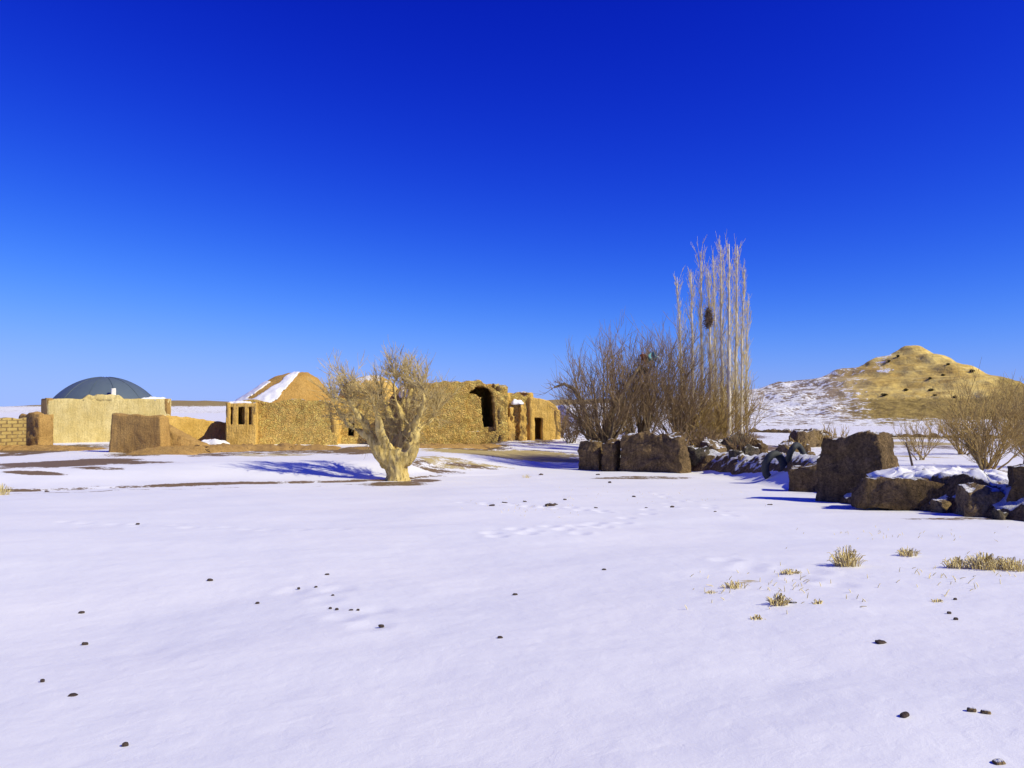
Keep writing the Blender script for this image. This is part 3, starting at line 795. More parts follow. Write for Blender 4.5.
house_walls(r, c0, c1, c2, c3, zb, (lambda u: float(np.interp(u, ZU, ZZ_)) + 0.06 * noise.noise(Vector((u * 2, 51, 0))), wavy(Z(410, 71), 52), wavy(zt, 53), wavy(zt, 54)), 0.45, 0.11, 0.07, 530, (M['mud'], M['mud']), [lambda u, z: du0 < u < du1 and z < dz1])
flat_roof(r, c0, c1, c2, c3, Z(408, 71), M['roofmud'], 535, 0.25)
# ------------------------------------------------------------------ ruined garden wall on the right and its stones
KW = 'pieces of the ruined garden wall'
def shade_block(name, label, cat, px, d, wpx, top, rot, seed, mat, T=1.2, **kw):
    kw.setdefault('res', 0.085)
    x = X(px, d); g = gz(x, d)
    return block(name, label, cat, x, d, wpx / FPX * d, T, Z(top, d) - g, rot, seed, mat, **kw)
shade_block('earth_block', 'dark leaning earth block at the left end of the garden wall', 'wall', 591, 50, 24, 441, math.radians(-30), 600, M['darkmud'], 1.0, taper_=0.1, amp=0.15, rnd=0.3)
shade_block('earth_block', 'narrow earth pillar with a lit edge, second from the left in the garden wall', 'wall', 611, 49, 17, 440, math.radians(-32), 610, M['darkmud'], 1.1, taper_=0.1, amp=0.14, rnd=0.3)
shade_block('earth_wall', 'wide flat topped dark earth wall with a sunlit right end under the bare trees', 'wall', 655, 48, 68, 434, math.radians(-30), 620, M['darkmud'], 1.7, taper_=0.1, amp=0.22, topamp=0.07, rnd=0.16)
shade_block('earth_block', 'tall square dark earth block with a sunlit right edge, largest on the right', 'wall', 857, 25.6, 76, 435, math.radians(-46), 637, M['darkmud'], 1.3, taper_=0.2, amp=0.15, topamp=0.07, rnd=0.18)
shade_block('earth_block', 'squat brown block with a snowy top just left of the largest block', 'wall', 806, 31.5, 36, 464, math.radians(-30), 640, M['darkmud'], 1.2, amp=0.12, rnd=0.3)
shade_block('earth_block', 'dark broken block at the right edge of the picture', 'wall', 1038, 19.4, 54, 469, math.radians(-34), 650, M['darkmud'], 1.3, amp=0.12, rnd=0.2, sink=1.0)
# snow-covered retaining bank
r = thing('retaining_wall', 'low dark earth bank with a thick cap of snow, right of the largest block', 'wall', (X(948, 21.8), 21.8, gz(X(948, 21.8), 21.8) - .1))
V, F = block_geo(X(948, 22), 22.0, gz(X(948, 21.4), 21.4) - 0.4, 5.0, 1.5, 0.76, math.radians(-20), 660, 0.12, 0.11, 0.12, 0.13, 0.12); mesh_obj('bank', V, F, M['darkmud'], r)
V, F = block_geo(X(940, 22.6), 22.6, gz(X(948, 21.4), 21.4) + 0.26, 3.9, 1.5, 0.32, math.radians(-18), 661, 0.25, 0.1, 0.5, 0.1, 0.2); mesh_obj('snow_cap', V, F, M['snow'], r)
shade_block('boulder', 'big brown boulder in front of the snow capped bank, near the right edge', 'boulder', 979, 19.9, 44, 488, math.radians(-10), 670, M['rock'], 0.9, amp=0.1, rnd=0.45, sink=0.1)
shade_block('boulder', 'rounded tan boulder lying on the snow at the foot of the largest block', 'boulder', 893.5, 22.2, 16, 497, 0.3, 675, M['rock'], 0.4, amp=0.05, rnd=0.8, sink=0.05, res=0.06)
rng = random.Random(11)
def stone(px, py, w, h, lab, grp, mat='rock', name='rubble_stone', cat='stone', dd=None):
    p = G(px, py) if dd is None else Vector((X(px, dd), dd, gz(X(px, dd), dd)))
    W = w / FPX * p.y; H = h / FPX * p.y
    return block(name, lab, cat, p.x, p.y + W * 0.4, W, W * rng.uniform(0.7, 1.0), H, rng.uniform(-0.6, 0.6), rng.randint(1, 900), M[mat], grp, sink=H * 0.35, amp=W * 0.15, rnd=0.5, res=max(0.05, W / 12), topamp=0.35)
stone(907, 506, 12, 10, 'grey snow dusted stone beside the rounded tan boulder', None, 'darkrock')
stone(922, 509, 15, 14, 'dark stone half sunk at the foot of the snow capped bank', None, 'darkrock')
stone(1003, 520, 14, 9, 'small dark stone right of the big brown boulder', None, 'darkrock')
stone(946, 513, 18, 12, 'flat brown stone left of the big brown boulder', None, 'rock')
stone(701, 469, 22, 12, 'dark low stone at the foot of the wide earth wall', None, 'darkrock')
stone(796, 461, 22, 16, 'rounded boulder with snow on top behind the squat brown block', None, 'rock')
stone(737, 452, 30, 13, 'long dark grey boulder in the middle of the rubble', None, 'darkrock')
stone(716, 458, 24, 12, 'brown boulder between the wide earth wall and the rubble', None, 'rock')
stone(815, 447, 36, 15, 'broad brown hummock behind the largest earth block', None, 'rock', 'rubble_mound', 'mound')
stone(825, 466, 14, 12, 'yellow sunlit stone tucked between squat and largest blocks', None, 'rock')
GR = 'stones tumbled between the two earth walls'
for (px, py, w, h) in [(692, 462, 13, 8), (706, 452, 14, 9), (724, 463, 12, 7), (733, 466, 9, 5), (745, 464, 12, 7), (752, 456, 15, 9), (758, 449, 12, 8), (760, 465, 8, 5), (748, 444, 12, 6), (727, 445, 14, 8), (782, 455, 10, 7), (805, 455, 12, 8), (812, 459, 10, 6), (790, 447, 12, 6), (699, 446, 12, 7), (712, 466, 14, 9), (722, 451, 14, 9), (738, 462, 13, 9), (765, 455, 12, 9), (784, 462, 11, 8), (742, 453, 12, 8)]:
    stone(px, py, w, h, 'snow dusted brown stone in the rubble between the two earth walls', GR, rng.choice(['rock', 'rock', 'darkrock', 'darkmud']))
def ridge(name, lab, cat, path, hw, hs, seed, mat):
    """long low heap of fallen earth and stone following a line on the ground"""
    P_ = [Vector((p[0], p[1], 0)) for p in path]
    seg = [0.0]
    for i in range(1, len(P_)): seg.append(seg[-1] + (P_[i] - P_[i - 1]).length)
    n = int(seg[-1] / 0.13); m = 22; V = []; F = []
    for i in range(n + 1):
        sx = seg[-1] * i / n
        k = max(j for j in range(len(seg) - 1) if seg[j] <= sx + 1e-9)
        t = (sx - seg[k]) / (seg[k + 1] - seg[k])
        c = P_[k].lerp(P_[k + 1], t); d = (P_[k + 1] - P_[k]).normalized(); nn = Vector((d.y, -d.x, 0))
        h = float(np.interp(sx, seg, hs)) * float(sstep(0, 1.2, min(sx, seg[-1] - sx))) * (0.75 + 0.5 * noise.noise(Vector((sx * 0.9, seed, 0))) + 0.25 * noise.noise(Vector((sx * 2.6, seed, 4))))
        for j in range(m + 1):
            u = 2 * j / m - 1
            q = c + nn * (u * hw * (1 + 0.3 * noise.noise(Vector((sx * 0.7, u * 2, seed)))))
            e = abs(u)
            prof_ = (1 - e ** 2.6) ** 0.8
            q.z = -0.15 + (h + (0.15 if h > 0.02 else 0.0)) * prof_ + 0.16 * max(h, 0) ** 0.5 * prof_ * (noise.noise(q * 3.0) + 0.6 * noise.noise(q * 7.0))
            V.append(q + nv(q, 3.2, seed) * 0.09 * prof_)
    for i in range(n):
        for j in range(m):
            F.append((i * (m + 1) + j, (i + 1) * (m + 1) + j, (i + 1) * (m + 1) + j + 1, i * (m + 1) + j + 1))
    gzs = tz(np.array([v.x for v in V]), np.array([v.y for v in V]))
    for v, g_ in zip(V, gzs): v.z += float(g_)
    o = mesh_obj(name, V, F, mat); c0_ = path[len(path) // 2]; rebase(o, (c0_[0], c0_[1], gz(*c0_))); return tag(o, lab, cat)
ridge('earth_bank', 'low dark bank of fallen earth and snow running behind the tyre and the squat block', 'bank', [(10.6, 49.2), (12.2, 47.5), (13.2, 43), (13.4, 38), (12.9, 33.5), (12.6, 30)], 0.9, [0.62, 0.6, 0.5, 0.45, 0.55, 0.7], 720, M['bank'])
ridge('earth_bank', 'dark crumbled foot of earth along the largest block and the snow capped bank', 'bank', [(10.9, 27.2), (10.75, 24.6), (11.3, 22.6), (11.7, 20.9), (12.0, 19.2), (12.6, 17.6)], 0.55, [0.35, 0.4, 0.5, 0.5, 0.55, 0.6], 730, M['bank'])
e_ = [G(px, py) for px, py in ((150, 455), (190, 452), (235, 449.5), (290, 448.5), (345, 448.5))]
ridge('earth_bank', 'long low ochre earth slope at the foot of the snow streaked house', 'bank', [(q.x, q.y) for q in e_], 2.6, [0.5, 0.55, 0.45, 0.35, 0.15], 740, M['brownmud'])
e_ = [G(px, py) for px, py in ((350, 449), (400, 448), (450, 447), (500, 444.5))]
ridge('earth_bank', 'low ochre earth slope along the foot of the arched ruin', 'bank', [(q.x, q.y) for q in e_], 1.5, [0.1, 0.25, 0.3, 0.2], 745, M['brownmud'])
e_ = [G(px, py) for px, py in ((-30, 449), (10, 449), (50, 449), (100, 450))]
ridge('earth_bank', 'brown earth strip below the pale block wall at the left edge', 'bank', [(q.x, q.y) for q in e_], 1.8, [0.3, 0.35, 0.3, 0.1], 748, M['brownmud'])
# old tyres standing half buried
for (px, d_, rpx, rise, tw, lab) in ((774, 37.5, 13, 0.42, 0.12, 'dark tyre standing half buried in snow among the rubble'),
                                     (796, 37.0, 10, 0.50, 0.2, 'smaller tyre half buried behind the squat brown block, right of the dark tyre')):
    p = Vector((X(px, d_), d_, gz(X(px, d_), d_) + rise))
    V = []; F = []
    R_ = rpx / FPX * d_
    pts = [p + Vector((R_ * 0.72 * math.cos(th), tw * math.sin(th * 2), R_ * 0.98 * math.sin(th) - 0.05)) for th in np.linspace(-0.9, PI + 0.9, 34)]
    tube(V, F, pts, [R_ * 0.28 + 0.014 * (k % 2) for k in range(34)], 12)
    o = mesh_obj('buried_tyre', V, F, M['tyre']); rebase(o, p); tag(o, lab, 'tyre')
# far field walls
def field_wall(label, pa, pb, d, h, seed):
    xa, xb = X(pa, d), X(pb, d)
    block('field_wall', label, 'wall', (xa + xb) / 2, d, xb - xa, 0.9, h, math.radians(-24), seed, M['darkmud'], 'low field walls below the hill', res=0.28, amp=0.16, taper_=0.3, rnd=0.05, topamp=0.3)
field_wall('long dark field wall below the snowy slope left of the ochre hill', 738, 834, 100, 0.40, 700)
field_wall('broken dark field wall running below the ochre hill', 850, 1040, 84, 0.30, 702)
# stake
V = []; F = []
p = G(913, 466); tube(V, F, [p + Vector((0, 0, -.1)), p + Vector((-0.12, 0, 0.45)), p + Vector((-0.27, 0.02, 0.98))], [0.05, 0.042, 0.03], 7)
o = mesh_obj('wooden_stake', V, F, M['wood']); rebase(o, p); tag(o, 'dark leaning wooden stake in the snow behind the largest block', 'stake')

# ------------------------------------------------------------------ trees
def tree_parts(root, tv, tf, cv, cf, mt, mc):
    mesh_obj('trunk', tv, tf, mt, root); mesh_obj('crown', cv, cf, mc, root)

# the old pollarded tree in the middle
def old_tree():
    D = 40.0; base = Vector((X(397, D), D, gz(X(397, D), D)))
    root = thing('old_tree', 'gnarled pale tree with a thick hollow trunk standing alone in the snow', 'tree', base)
    rng = random.Random(3)
    def P(px, py, dy=0.0): return at(px, py, D + dy)
    TV, TF = [], []
    tube(TV, TF, [P(397.5, 489), P(397.5, 482), P(397, 474), P(396, 466), P(395, 458), P(393, 450)], [0.95, 0.66, 0.56, 0.57, 0.68, 0.5], 18)
    limbs = [([P(390, 462), P(380, 450, -.2), P(371, 437, -.3), P(366, 424, -.3), P(360, 413, -.2), P(350, 404, 0)], [0.5, 0.42, 0.33, 0.26, 0.13, 0.06]),
             ([P(402, 462), P(410, 448, -.2), P(414, 434, -.3), P(417, 422, -.2), P(423, 410, 0)], [0.5, 0.42, 0.34, 0.24, 0.12]),
             ([P(396, 458, .3), P(396, 440, .6), P(392, 424, .8), P(386, 408, .9), P(381, 396, 1.0)], [0.45, 0.36, 0.26, 0.18, 0.1]),
             ([P(400, 456, .2), P(404, 436, .3), P(405, 420, .5), P(408, 405, .6), P(411, 388, .7)], [0.42, 0.3, 0.24, 0.18, 0.09]),
             ([P(388, 452, -.1), P(382, 436, -.6), P(379, 420, -.9), P(374, 406, -1.1), P(368, 394, -1.2)], [0.36, 0.27, 0.2, 0.14, 0.08]),
             ([P(372, 438, -.3), P(360, 432, .2), P(348, 424, .5), P(338, 412, .8), P(332, 398, 1.0)], [0.24, 0.2, 0.16, 0.12, 0.06]),
             ([P(414, 432, -.3), P(425, 424, 0), P(434, 418, .3), P(438, 408, .5)], [0.2, 0.12, 0.06, 0.03]),
             ([P(404, 420, .4), P(397, 404, .2), P(394, 388, .1), P(396, 372, .1)], [0.2, 0.15, 0.1, 0.05]),
             ([P(392, 424, .8), P(400, 410, 1.5), P(405, 396, 2.0), P(406, 382, 2.3)], [0.2, 0.15, 0.1, 0.05]),
             ([P(366, 426, -.3), P(358, 416, -1.0), P(350, 400, -1.4), P(346, 386, -1.5)], [0.2, 0.14, 0.1, 0.05]),
             ([P(412, 426, -.3), P(420, 414, -1.0), P(424, 400, -1.4), P(423, 386, -1.5)], [0.2, 0.14, 0.1, 0.05])]
    for pts, rr in limbs: tube(TV, TF, pts, [v * (1 - 0.3 * i / (len(rr) - 1)) for i, v in enumerate(rr)], 10)
    me = bpy.data.meshes.new('raw'); me.from_pydata([tuple(v) for v in TV], [], TF); me.update()
    tmp = bpy.data.objects.new('raw', me); COL.objects.link(tmp)
    m = tmp.modifiers.new('r', 'REMESH'); m.mode = 'VOXEL'; m.voxel_size = 0.055
    s = tmp.modifiers.new('s', 'SMOOTH'); s.factor = 0.5; s.iterations = 5
    dg = bpy.context.evaluated_depsgraph_get(); ev = tmp.evaluated_get(dg)
    em = ev.to_mesh()
    V = [v.co.copy() for v in em.vertices]; N = [v.normal.copy() for v in em.vertices]; F = [tuple(p.vertices) for p in em.polygons]
    ev.to_mesh_clear(); bpy.data.objects.remove(tmp); bpy.data.meshes.remove(me)
    holes = [(P(365.5, 432, -.65), 0.17, 0.3), (P(402, 447, -.7), 0.24, 0.5), (P(386, 451, -.75), 0.15, 0.3), (P(408, 440, -.6), 0.13, 0.3), (P(392, 468, -.7), 0.14, 0.14)]
    out = []
    for v, n in zip(V, N):
        q = Vector((v.x * 2.4, v.y * 2.4, v.z * 0.9))
        w = v + n * (0.10 * noise.noise(q) + 0.065 * noise.noise(q * 2.6) + 0.055 * noise.noise(v * 1.9) + 0.015 * noise.noise(v * 6))
        for c, rad, dep in holes:
            k = (w - c).length / rad
            if k < 1.4 and n.y < 0.3: w = w + Vector((0, dep, 0)) * max(0, 1 - (k / 1.4) ** 2)
        out.append(w)
    mesh_obj('trunk', out, F, M['palebark'], root)
    CV, CF = [], []
    for k, (pts, rr) in enumerate(limbs):
        n = [60, 40, 56, 56, 52, 52, 34, 56, 56, 48, 44][k]
        shoots(CV, CF, pts, int(n * 0.45), 0.5, 0.5, 1.25, 0.018, 1.1, rng, 8, 0.55, 0.05, 0.15)
        shoots(CV, CF, pts[-2:], 14, 0.5, 0.9, 1.75, 0.022, 0.75, rng, 9, 0.5, 0.08, 0.12)
        shoots(CV, CF, pts, 17, 0.3, 0.4, 0.95, 0.016, 1.6, rng, 8, 0.6, -0.05, 0.2)
    mesh_obj('crown', CV, CF, M['twigpale'], root)
old_tree()

def fan_tree(name, label, cat, px, d, hpx, wpx, nstem, seed, mt, mc, group=None, extra=None, base_r=0.13, sh=(26, 6), lean=0.0, tips=None, twr=0.022, gzo=0.0):
    """tree of many stems fanning out of one stool, long straight shoots above"""
    rng = random.Random(seed)
    base = Vector((X(px, d), d, gz(X(px, d), d)))
    root = thing(name, label, cat, base, group)
    H = 0.95 * hpx / FPX * d; W = wpx / FPX * d
    TV, TF, CV, CF = [], [], [], []
    for k in range(nstem):
        an = 2 * PI * (k + rng.random() * 0.6) / nstem
        s = math.sqrt(rng.uniform(0.06, 1.0))
        tip = Vector((math.cos(an) * W / 2 * s + lean * H, math.sin(an) * W / 2 * s, H * (1 - 0.42 * s * s) * rng.uniform(0.8, 1.0)))
        p0 = base + Vector((rng.gauss(0, 0.16), rng.gauss(0, 0.16), -0.15))
        mid = Vector((tip.x * 0.42, tip.y * 0.42, tip.z * rng.uniform(0.22, 0.33)))
        pts = []
        n = 9
        for i in range(n):
            t = i / (n - 1)
            b_ = p0 * (1 - t) ** 2 + (base + mid) * 2 * t * (1 - t) + (base + tip) * t * t
            pts.append(b_ + Vector((rng.gauss(0, 1), rng.gauss(0, 1), rng.gauss(0, .5))) * 0.035 * H * 0.25 * (0.3 + t))
        r0 = base_r * rng.uniform(0.6, 1.15)
        tube(TV, TF, pts[:6], [r0 * (1 - 0.13 * i) for i in range(6)], 7)
        tube(CV, CF, pts[5:], [r0 * (0.37 - 0.1 * i) for i in range(4)], 4, False)
        shoots(CV, CF, pts, sh[0], 0.26, 0.18 * H, 0.40 * H, twr, 0.85, rng, sh[1], 0.55, 0.10, 0.06)
    for pts, rr in (extra or []):
        tube(TV, TF, pts, rr, 8)
        shoots(CV, CF, pts, 12, 0.3, 0.08 * H, 0.22 * H, twr, 1.0, rng, 4, 0.5, 0.1, 0.1)
    tree_parts(root, TV, TF, CV, CF, mt, mc)
    return root

KT = 'bare trees behind the earth wall'
D = 52.0
ex = [([at(597, 440, D), at(588, 425, D), at(582, 403, D - .5), at(574, 389, D - .8), at(564, 384, D - 1), at(554, 387.5, D - 1)], [0.22, 0.19, 0.16, 0.13, 0.10, 0.06]),
      ([at(606, 442, D), at(609, 420, D - .3), at(618, 400, D - .5), at(630, 380, D - .4), at(640, 366, D)], [0.26, 0.22, 0.18, 0.13, 0.08]),
      ([at(598, 442, D), at(590, 430, D - .5), at(579, 420, D - .8), at(570, 412, D - 1)], [0.2, 0.15, 0.1, 0.06])]
fan_tree('bare_tree', 'dark bare tree with a crooked branch reaching left over the earth blocks', 'tree', 603, D, 116, 88, 15, 21, M['darkbark'], M['twigbrown'], KT, ex, 0.22)
fan_tree('bare_tree', 'bare brown tree of straight shoots behind the middle of the wide earth wall', 'tree', 641, 54, 118, 84, 14, 22, M['darkbark'], M['twigbrown'], KT, None, 0.17)
fan_tree('bare_tree', 'bare brown tree at the left foot of the tall poplars', 'tree', 678, 55, 118, 74, 13, 23, M['twigbrown'], M['twigbrown'], KT, None, 0.12)
KS = 'dry thickets under the poplars'
fan_tree('dry_thicket', 'dense low brown thicket at the right end of the wide earth wall', 'bush', 696, 57, 62, 62, 15, 24, M['twigochre'], M['twigochre'], KS, None, 0.06, (22, 7))
fan_tree('dry_thicket', 'dense brown thicket under the tallest poplars', 'bush', 722, 59, 66, 56, 15, 25, M['twigochre'], M['twigochre'], KS, None, 0.06, (22, 7))
fan_tree('dry_thicket', 'loose brown thicket right of the poplars against the snowy slope', 'bush', 742, 60, 64, 46, 9, 26, M['twigochre'], M['twigochre'], KS, None, 0.06, (9, 4))
fan_tree('dry_thicket', 'dark low bush between the doorway house and the bare trees', 'bush', 571, 68, 26, 30, 12, 27, M['darkbark'], M['twigbrown'], None, None, 0.06, (14, 6))
fan_tree('dry_thicket', 'olive low bush beside the right end of the doorway house', 'bush', 562, 74, 30, 26, 10, 28, M['twigochre'], M['twigochre'], None, None, 0.05, (14, 5))
fan_tree('dry_brush', 'small dry brown brush at the right end of the wide earth wall among stones', 'bush', 704, 50, 30, 34, 9, 34, M['twigbrown'], M['twigbrown'], 'dry brush in the rubble', None, 0.03, (12, 6))
fan_tree('dry_brush', 'small dry brown brush growing behind the long dark grey boulder', 'bush', 741, 52, 26, 36, 9, 35, M['twigbrown'], M['twigbrown'], 'dry brush in the rubble', None, 0.03, (12, 6))
fan_tree('dry_brush', 'small dry ochre brush right behind the broad brown hummock', 'bush', 830, 46, 30, 30, 9, 36, M['twigochre'], M['twigochre'], 'dry brush in the rubble', None, 0.03, (12, 6))
fan_tree('dry_brush', 'small dry ochre brush between the tyre and the squat brown block', 'bush', 795, 40, 22, 24, 8, 37, M['twigochre'], M['twigochre'], 'dry brush in the rubble', None, 0.025, (10, 5))
fan_tree('bare_shrub', 'spreading ochre bare shrub behind the snow capped bank near the right edge', 'bush', 984, 28, 88, 112, 20, 29, M['twigochre'], M['twigochre'], None, None, 0.055, (16, 6), 0.06, None, 0.013)
fan_tree('bare_shrub', 'ochre bare shrub cut off by the right edge', 'bush', 1036, 32, 86, 90, 16, 30, M['twigochre'], M['twigochre'], None, None, 0.05, (22, 6), 0.0, None, 0.013)
fan_tree('bare_shrub', 'thin bare shrub between the largest block and the spreading shrub', 'bush', 921, 40, 48, 60, 10, 31, M['twigochre'], M['twigochre'], None, None, 0.035, (12, 5), 0.0, None, 0.013)
fan_tree('bare_shrub', 'hazy ochre bare shrub further back, seen through the spreading shrub', 'bush', 962, 50, 46, 80, 14, 33, M['twigochre'], M['twigochre'], None, None, 0.05, (18, 6), 0.0, None, 0.016)

# poplars
def poplar(px, d, top, lab, seed, r0=0.13, bend=0.0, dens=1.0):
    rng = random.Random(seed)
    base = Vector((X(px, d), d, gz(X(px, d), d)))
    root = thing('poplar_tree', lab, 'tree', base, 'tall bare poplars')
    H = Z(top, d) - base.z
    pts = []
    for i in range(15):
        t = i / 14
        pts.append(base + Vector((bend * t * t + 0.07 * noise.noise(Vector((t * 4, seed, 0))), 0.1 * noise.noise(Vector((t * 4, seed, 5))), H * t - 0.2 * (1 - t))))
    TV, TF, CV, CF = [], [], [], []
    tube(TV, TF, pts, [1.15 * r0 * (1 - 0.86 * (i / 14) ** 1.1) for i in range(15)], 8)
    n = int(105 * dens)
    for k in range(n):
        t = 0.16 + 0.8 * (k + rng.random()) / n
        f = t * 14; i = min(13, int(f)); p = pts[i].lerp(pts[i + 1], f - i)
        an = rng.random() * 2 * PI
        tilt = rng.uniform(0.18, 0.42)
        dr = Vector((math.cos(an) * math.sin(tilt), math.sin(an) * math.sin(tilt), math.cos(tilt)))
        Lb = H * rng.uniform(0.07, 0.19) * (1.15 - 0.55 * t)
        q = wander(p, dr, Lb, 4, 0.05, 0.10, rng)
        tube(CV, CF, q, taper(0.017 * (1.1 - 0.5 * t), 0.008, 5), 4, False)
        for _ in range(3):
            j = rng.randint(1, 3)
            q2 = wander(q[j], turned((q[j + 1] - q[j]).normalized(), rng.uniform(0.2, 0.5), rng), Lb * rng.uniform(0.25, 0.5), 3, 0.06, 0.12, rng)
            tube(CV, CF, q2, taper(0.011, 0.007, 4), 3, False)
    tree_parts(root, TV, TF, CV, CF, M['poplarbark'], M['twigpoplar'])
    return root
poplar(682, 58, 277, 'leftmost thin poplar beside the tall bare brown tree', 41, 0.10, -0.3, 0.8)
poplar(693, 60, 272, 'slim poplar second from the left of the poplar row', 42, 0.12, -0.1)
poplar(702, 61, 252, 'poplar just left of the nest with a forked top', 43, 0.13, 0.0)
poplar(711, 59, 272, 'poplar that holds the dark bird nest', 44, 0.14, -0.15, 1.2)
poplar(722, 60, 245, 'tallest poplar, with a dense top right of the nest', 45, 0.14, 0.0, 1.1)
poplar(729, 58, 244, 'pale white stemmed poplar with its trunk bare to the ground', 46, 0.16, 0.1, 0.8)
poplar(736, 60, 246, 'tall poplar at the right of the row, as high as the tallest', 47, 0.13, 0.2, 1.1)
poplar(746, 61, 300, 'short young poplar at the right end of the row', 48, 0.08, 0.25, 0.8)
poplar(716, 62, 258, 'slim poplar close behind the one with the nest, right of it', 49, 0.11, -0.1, 1.0)
poplar(741, 59, 270, 'bent poplar between the tall right hand one and the short young one', 50, 0.10, 0.35, 0.9)
# nest
p = at(708.5, 318, 58.9)
V, F = [], []
rng = random.Random(8)
for k in range(240):
    u = Vector((rng.gauss(0, 1), rng.gauss(0, 1), rng.gauss(0, 1))).normalized()
    c = p + Vector((u.x * 0.34, u.y * 0.34, u.z * 0.85)) * rng.uniform(0.5, 1)
    t = Vector((rng.gauss(0, 1), rng.gauss(0, 1), rng.gauss(0, .7))).normalized() * rng.uniform(0.12, 0.3)
    tube(V, F, [c - t, c + t], [0.02, 0.014], 3)
bv, bf = block_geo(p.x, p.y, p.z - 0.4, 0.42, 0.42, 0.8, 0, 77, 0.3, 0.08, 0.8, 0.1, 0.1)
F += [tuple(i + len(V) for i in f) for f in bf]; V += bv
o = mesh_obj('bird_nest', V, F, M['twigbrown']); rebase(o, p); tag(o, 'dark bird nest of sticks high in a poplar', 'nest')

# rags caught in the bare tree
def rag(name, lab, cat, px, py, d, w, h, mat, seed):
    V, F = [], []
    n, m_ = 10, 8
    c = at(px, py, d); W = w / FPX * d; H = h / FPX * d
    for i in range(n + 1):
        for j in range(m_ + 1):
            u, v = i / n - 0.5, j / m_ - 0.5
            q = Vector((u * W * (1 - 0.3 * abs(v)), 0.25 * math.sin(u * 9 + v * 4), v * H + 0.18 * H * math.sin(u * 6 + seed)))
            V.append(c + q + nv(c + q, 2.5, seed) * 0.16)
    for i in range(n):
        for j in range(m_):
            F.append((i * (m_ + 1) + j, (i + 1) * (m_ + 1) + j, (i + 1) * (m_ + 1) + j + 1, i * (m_ + 1) + j + 1))
    o = mesh_obj(name, V, F, mat); solid(o, 0.012); rebase(o, c); tag(o, lab, cat, 'rags caught in the bare tree')
rag('cloth_rag', 'teal rag caught high in the bare trees', 'rag', 651.5, 357, 52.5, 9, 8, M['teal'], 1)
rag('cloth_rag', 'white scrap of cloth right of the teal rag', 'rag', 659, 361, 52.5, 5, 6, M['ragwhite'], 2)
rag('cloth_rag', 'rust red scrap of cloth left of the teal rag', 'rag', 644, 358, 52.5, 7, 9, M['ragred'], 3)
rag('cloth_rag', 'dark green rag hanging below the teal rag', 'rag', 643, 370, 52.5, 9, 6, M['tyre'], 4)

# ------------------------------------------------------------------ hill shrubs
def hz_(x, y): return float(hill_z(np.array([x]), np.array([y]))[0])
def hill_hit(px, py):
    rx, rz = ray(px, py)
    dd = np.linspace(122, 204, 900)
    g = CAMZ + rz * dd - hill_z(rx * dd, dd)
    i = np.argmax(g < 0) if (g < 0).any() else int(np.argmin(g))
    return Vector((rx * dd[i], dd[i], float(hill_z(rx * dd[i], dd[i]))))
def hill_shrub(px, py, w, h, lab, grp, seed):
    p = hill_hit(px, py); rng = random.Random(seed)
    W = 0.75 * w / FPX * p.y; H = 0.75 * h / FPX * p.y
    V, F = [], []
    for k in range(70):
        an = rng.random() * 2 * PI; s = math.sqrt(rng.random())
        tip = p + Vector((math.cos(an) * W / 2 * s, math.sin(an) * W / 2 * s, H * (1 - 0.6 * s * s) * rng.uniform(0.6, 1.0)))
        q = [p + Vector((rng.gauss(0, W * .08), rng.gauss(0, W * .08), -0.2)), p.lerp(tip, 0.5) + Vector((0, 0, H * 0.05)), tip]
        tube(V, F, q, [0.09, 0.08, 0.03], 3, False)
    o = mesh_obj('hill_shrub', V, F, M['shrub']); rebase(o, p); tag(o, lab, 'shrub', grp)
hill_shrub(972, 372, 8, 4.5, 'dark round shrub on the right skyline of the ochre hill', None, 80)
hill_shrub(884, 396, 11, 4.5, 'widest dark shrub low on the left of the ochre hill face', None, 81)
for k, (px, py, w, h) in enumerate([(906, 391, 7, 4), (931, 391, 9, 4), (943, 376, 7, 3.5), (930, 379, 6, 3), (948, 365, 6, 3), (935, 396, 7, 3), (955, 398, 7, 4), (898, 357, 5, 3.5), (889, 362, 5, 3)]):
    hill_shrub(px, py, w, h, 'small dark shrub dotted on the ochre hillside', 'small dark shrubs on the ochre hill', 90 + k)
fan_tree('hill_tree', 'small dark bare tree on the skyline at the right edge', 'tree', 1024, 66, 46, 34, 8, 95, M['darkbark'], M['twigbrown'], None, None, 0.07, (8, 4))

# ------------------------------------------------------------------ dry tufts and clods on the open snow
def tuft(px, py, w, h, lab, seed, grp='dry grass tufts in the snow', n=90):
    p = G(px, py); rng = random.Random(seed)
    W = w / FPX * p.y; H = h / FPX * p.y
    V, F = [], []
    for k in range(int(n * 0.9)):
        an = rng.random() * 2 * PI; s = rng.random() ** 0.7
        b_ = Vector((p.x + math.cos(an) * W * 0.45 * s, p.y + math.sin(an) * W * 0.4 * s, 0)); b_.z = gz(b_.x, b_.y) - 0.02
        out = Vector((math.cos(an) * s + rng.gauss(0, .35), math.sin(an) * s + rng.gauss(0, .35), 0)) * H * 0.32
        hh = H * rng.uniform(0.5, 1.15) * (1 - 0.4 * s)
        q = [b_, b_ + out * 0.25 + Vector((0, 0, hh * 0.6)), b_ + out * 0.7 + Vector((0, 0, hh * 0.95)), b_ + out + Vector((0, 0, hh * rng.uniform(0.7, 1.0)))]
        tube(V, F, q, [0.0055, 0.0055, 0.005, 0.003], 3, False)
    o = mesh_obj('grass_tuft', V, F, M['straw']); rebase(o, p); tag(o, lab, 'grass tuft', grp)
tuft(847, 566, 26, 22, 'tallest straw coloured tuft standing alone in the right snow', 1, n=150)
tuft(908, 556, 18, 11, 'small pointed tuft right of the tallest straw tuft', 2)
tuft(957, 568, 24, 14, 'round tuft at the left end of the long straw clump', 3, n=110)
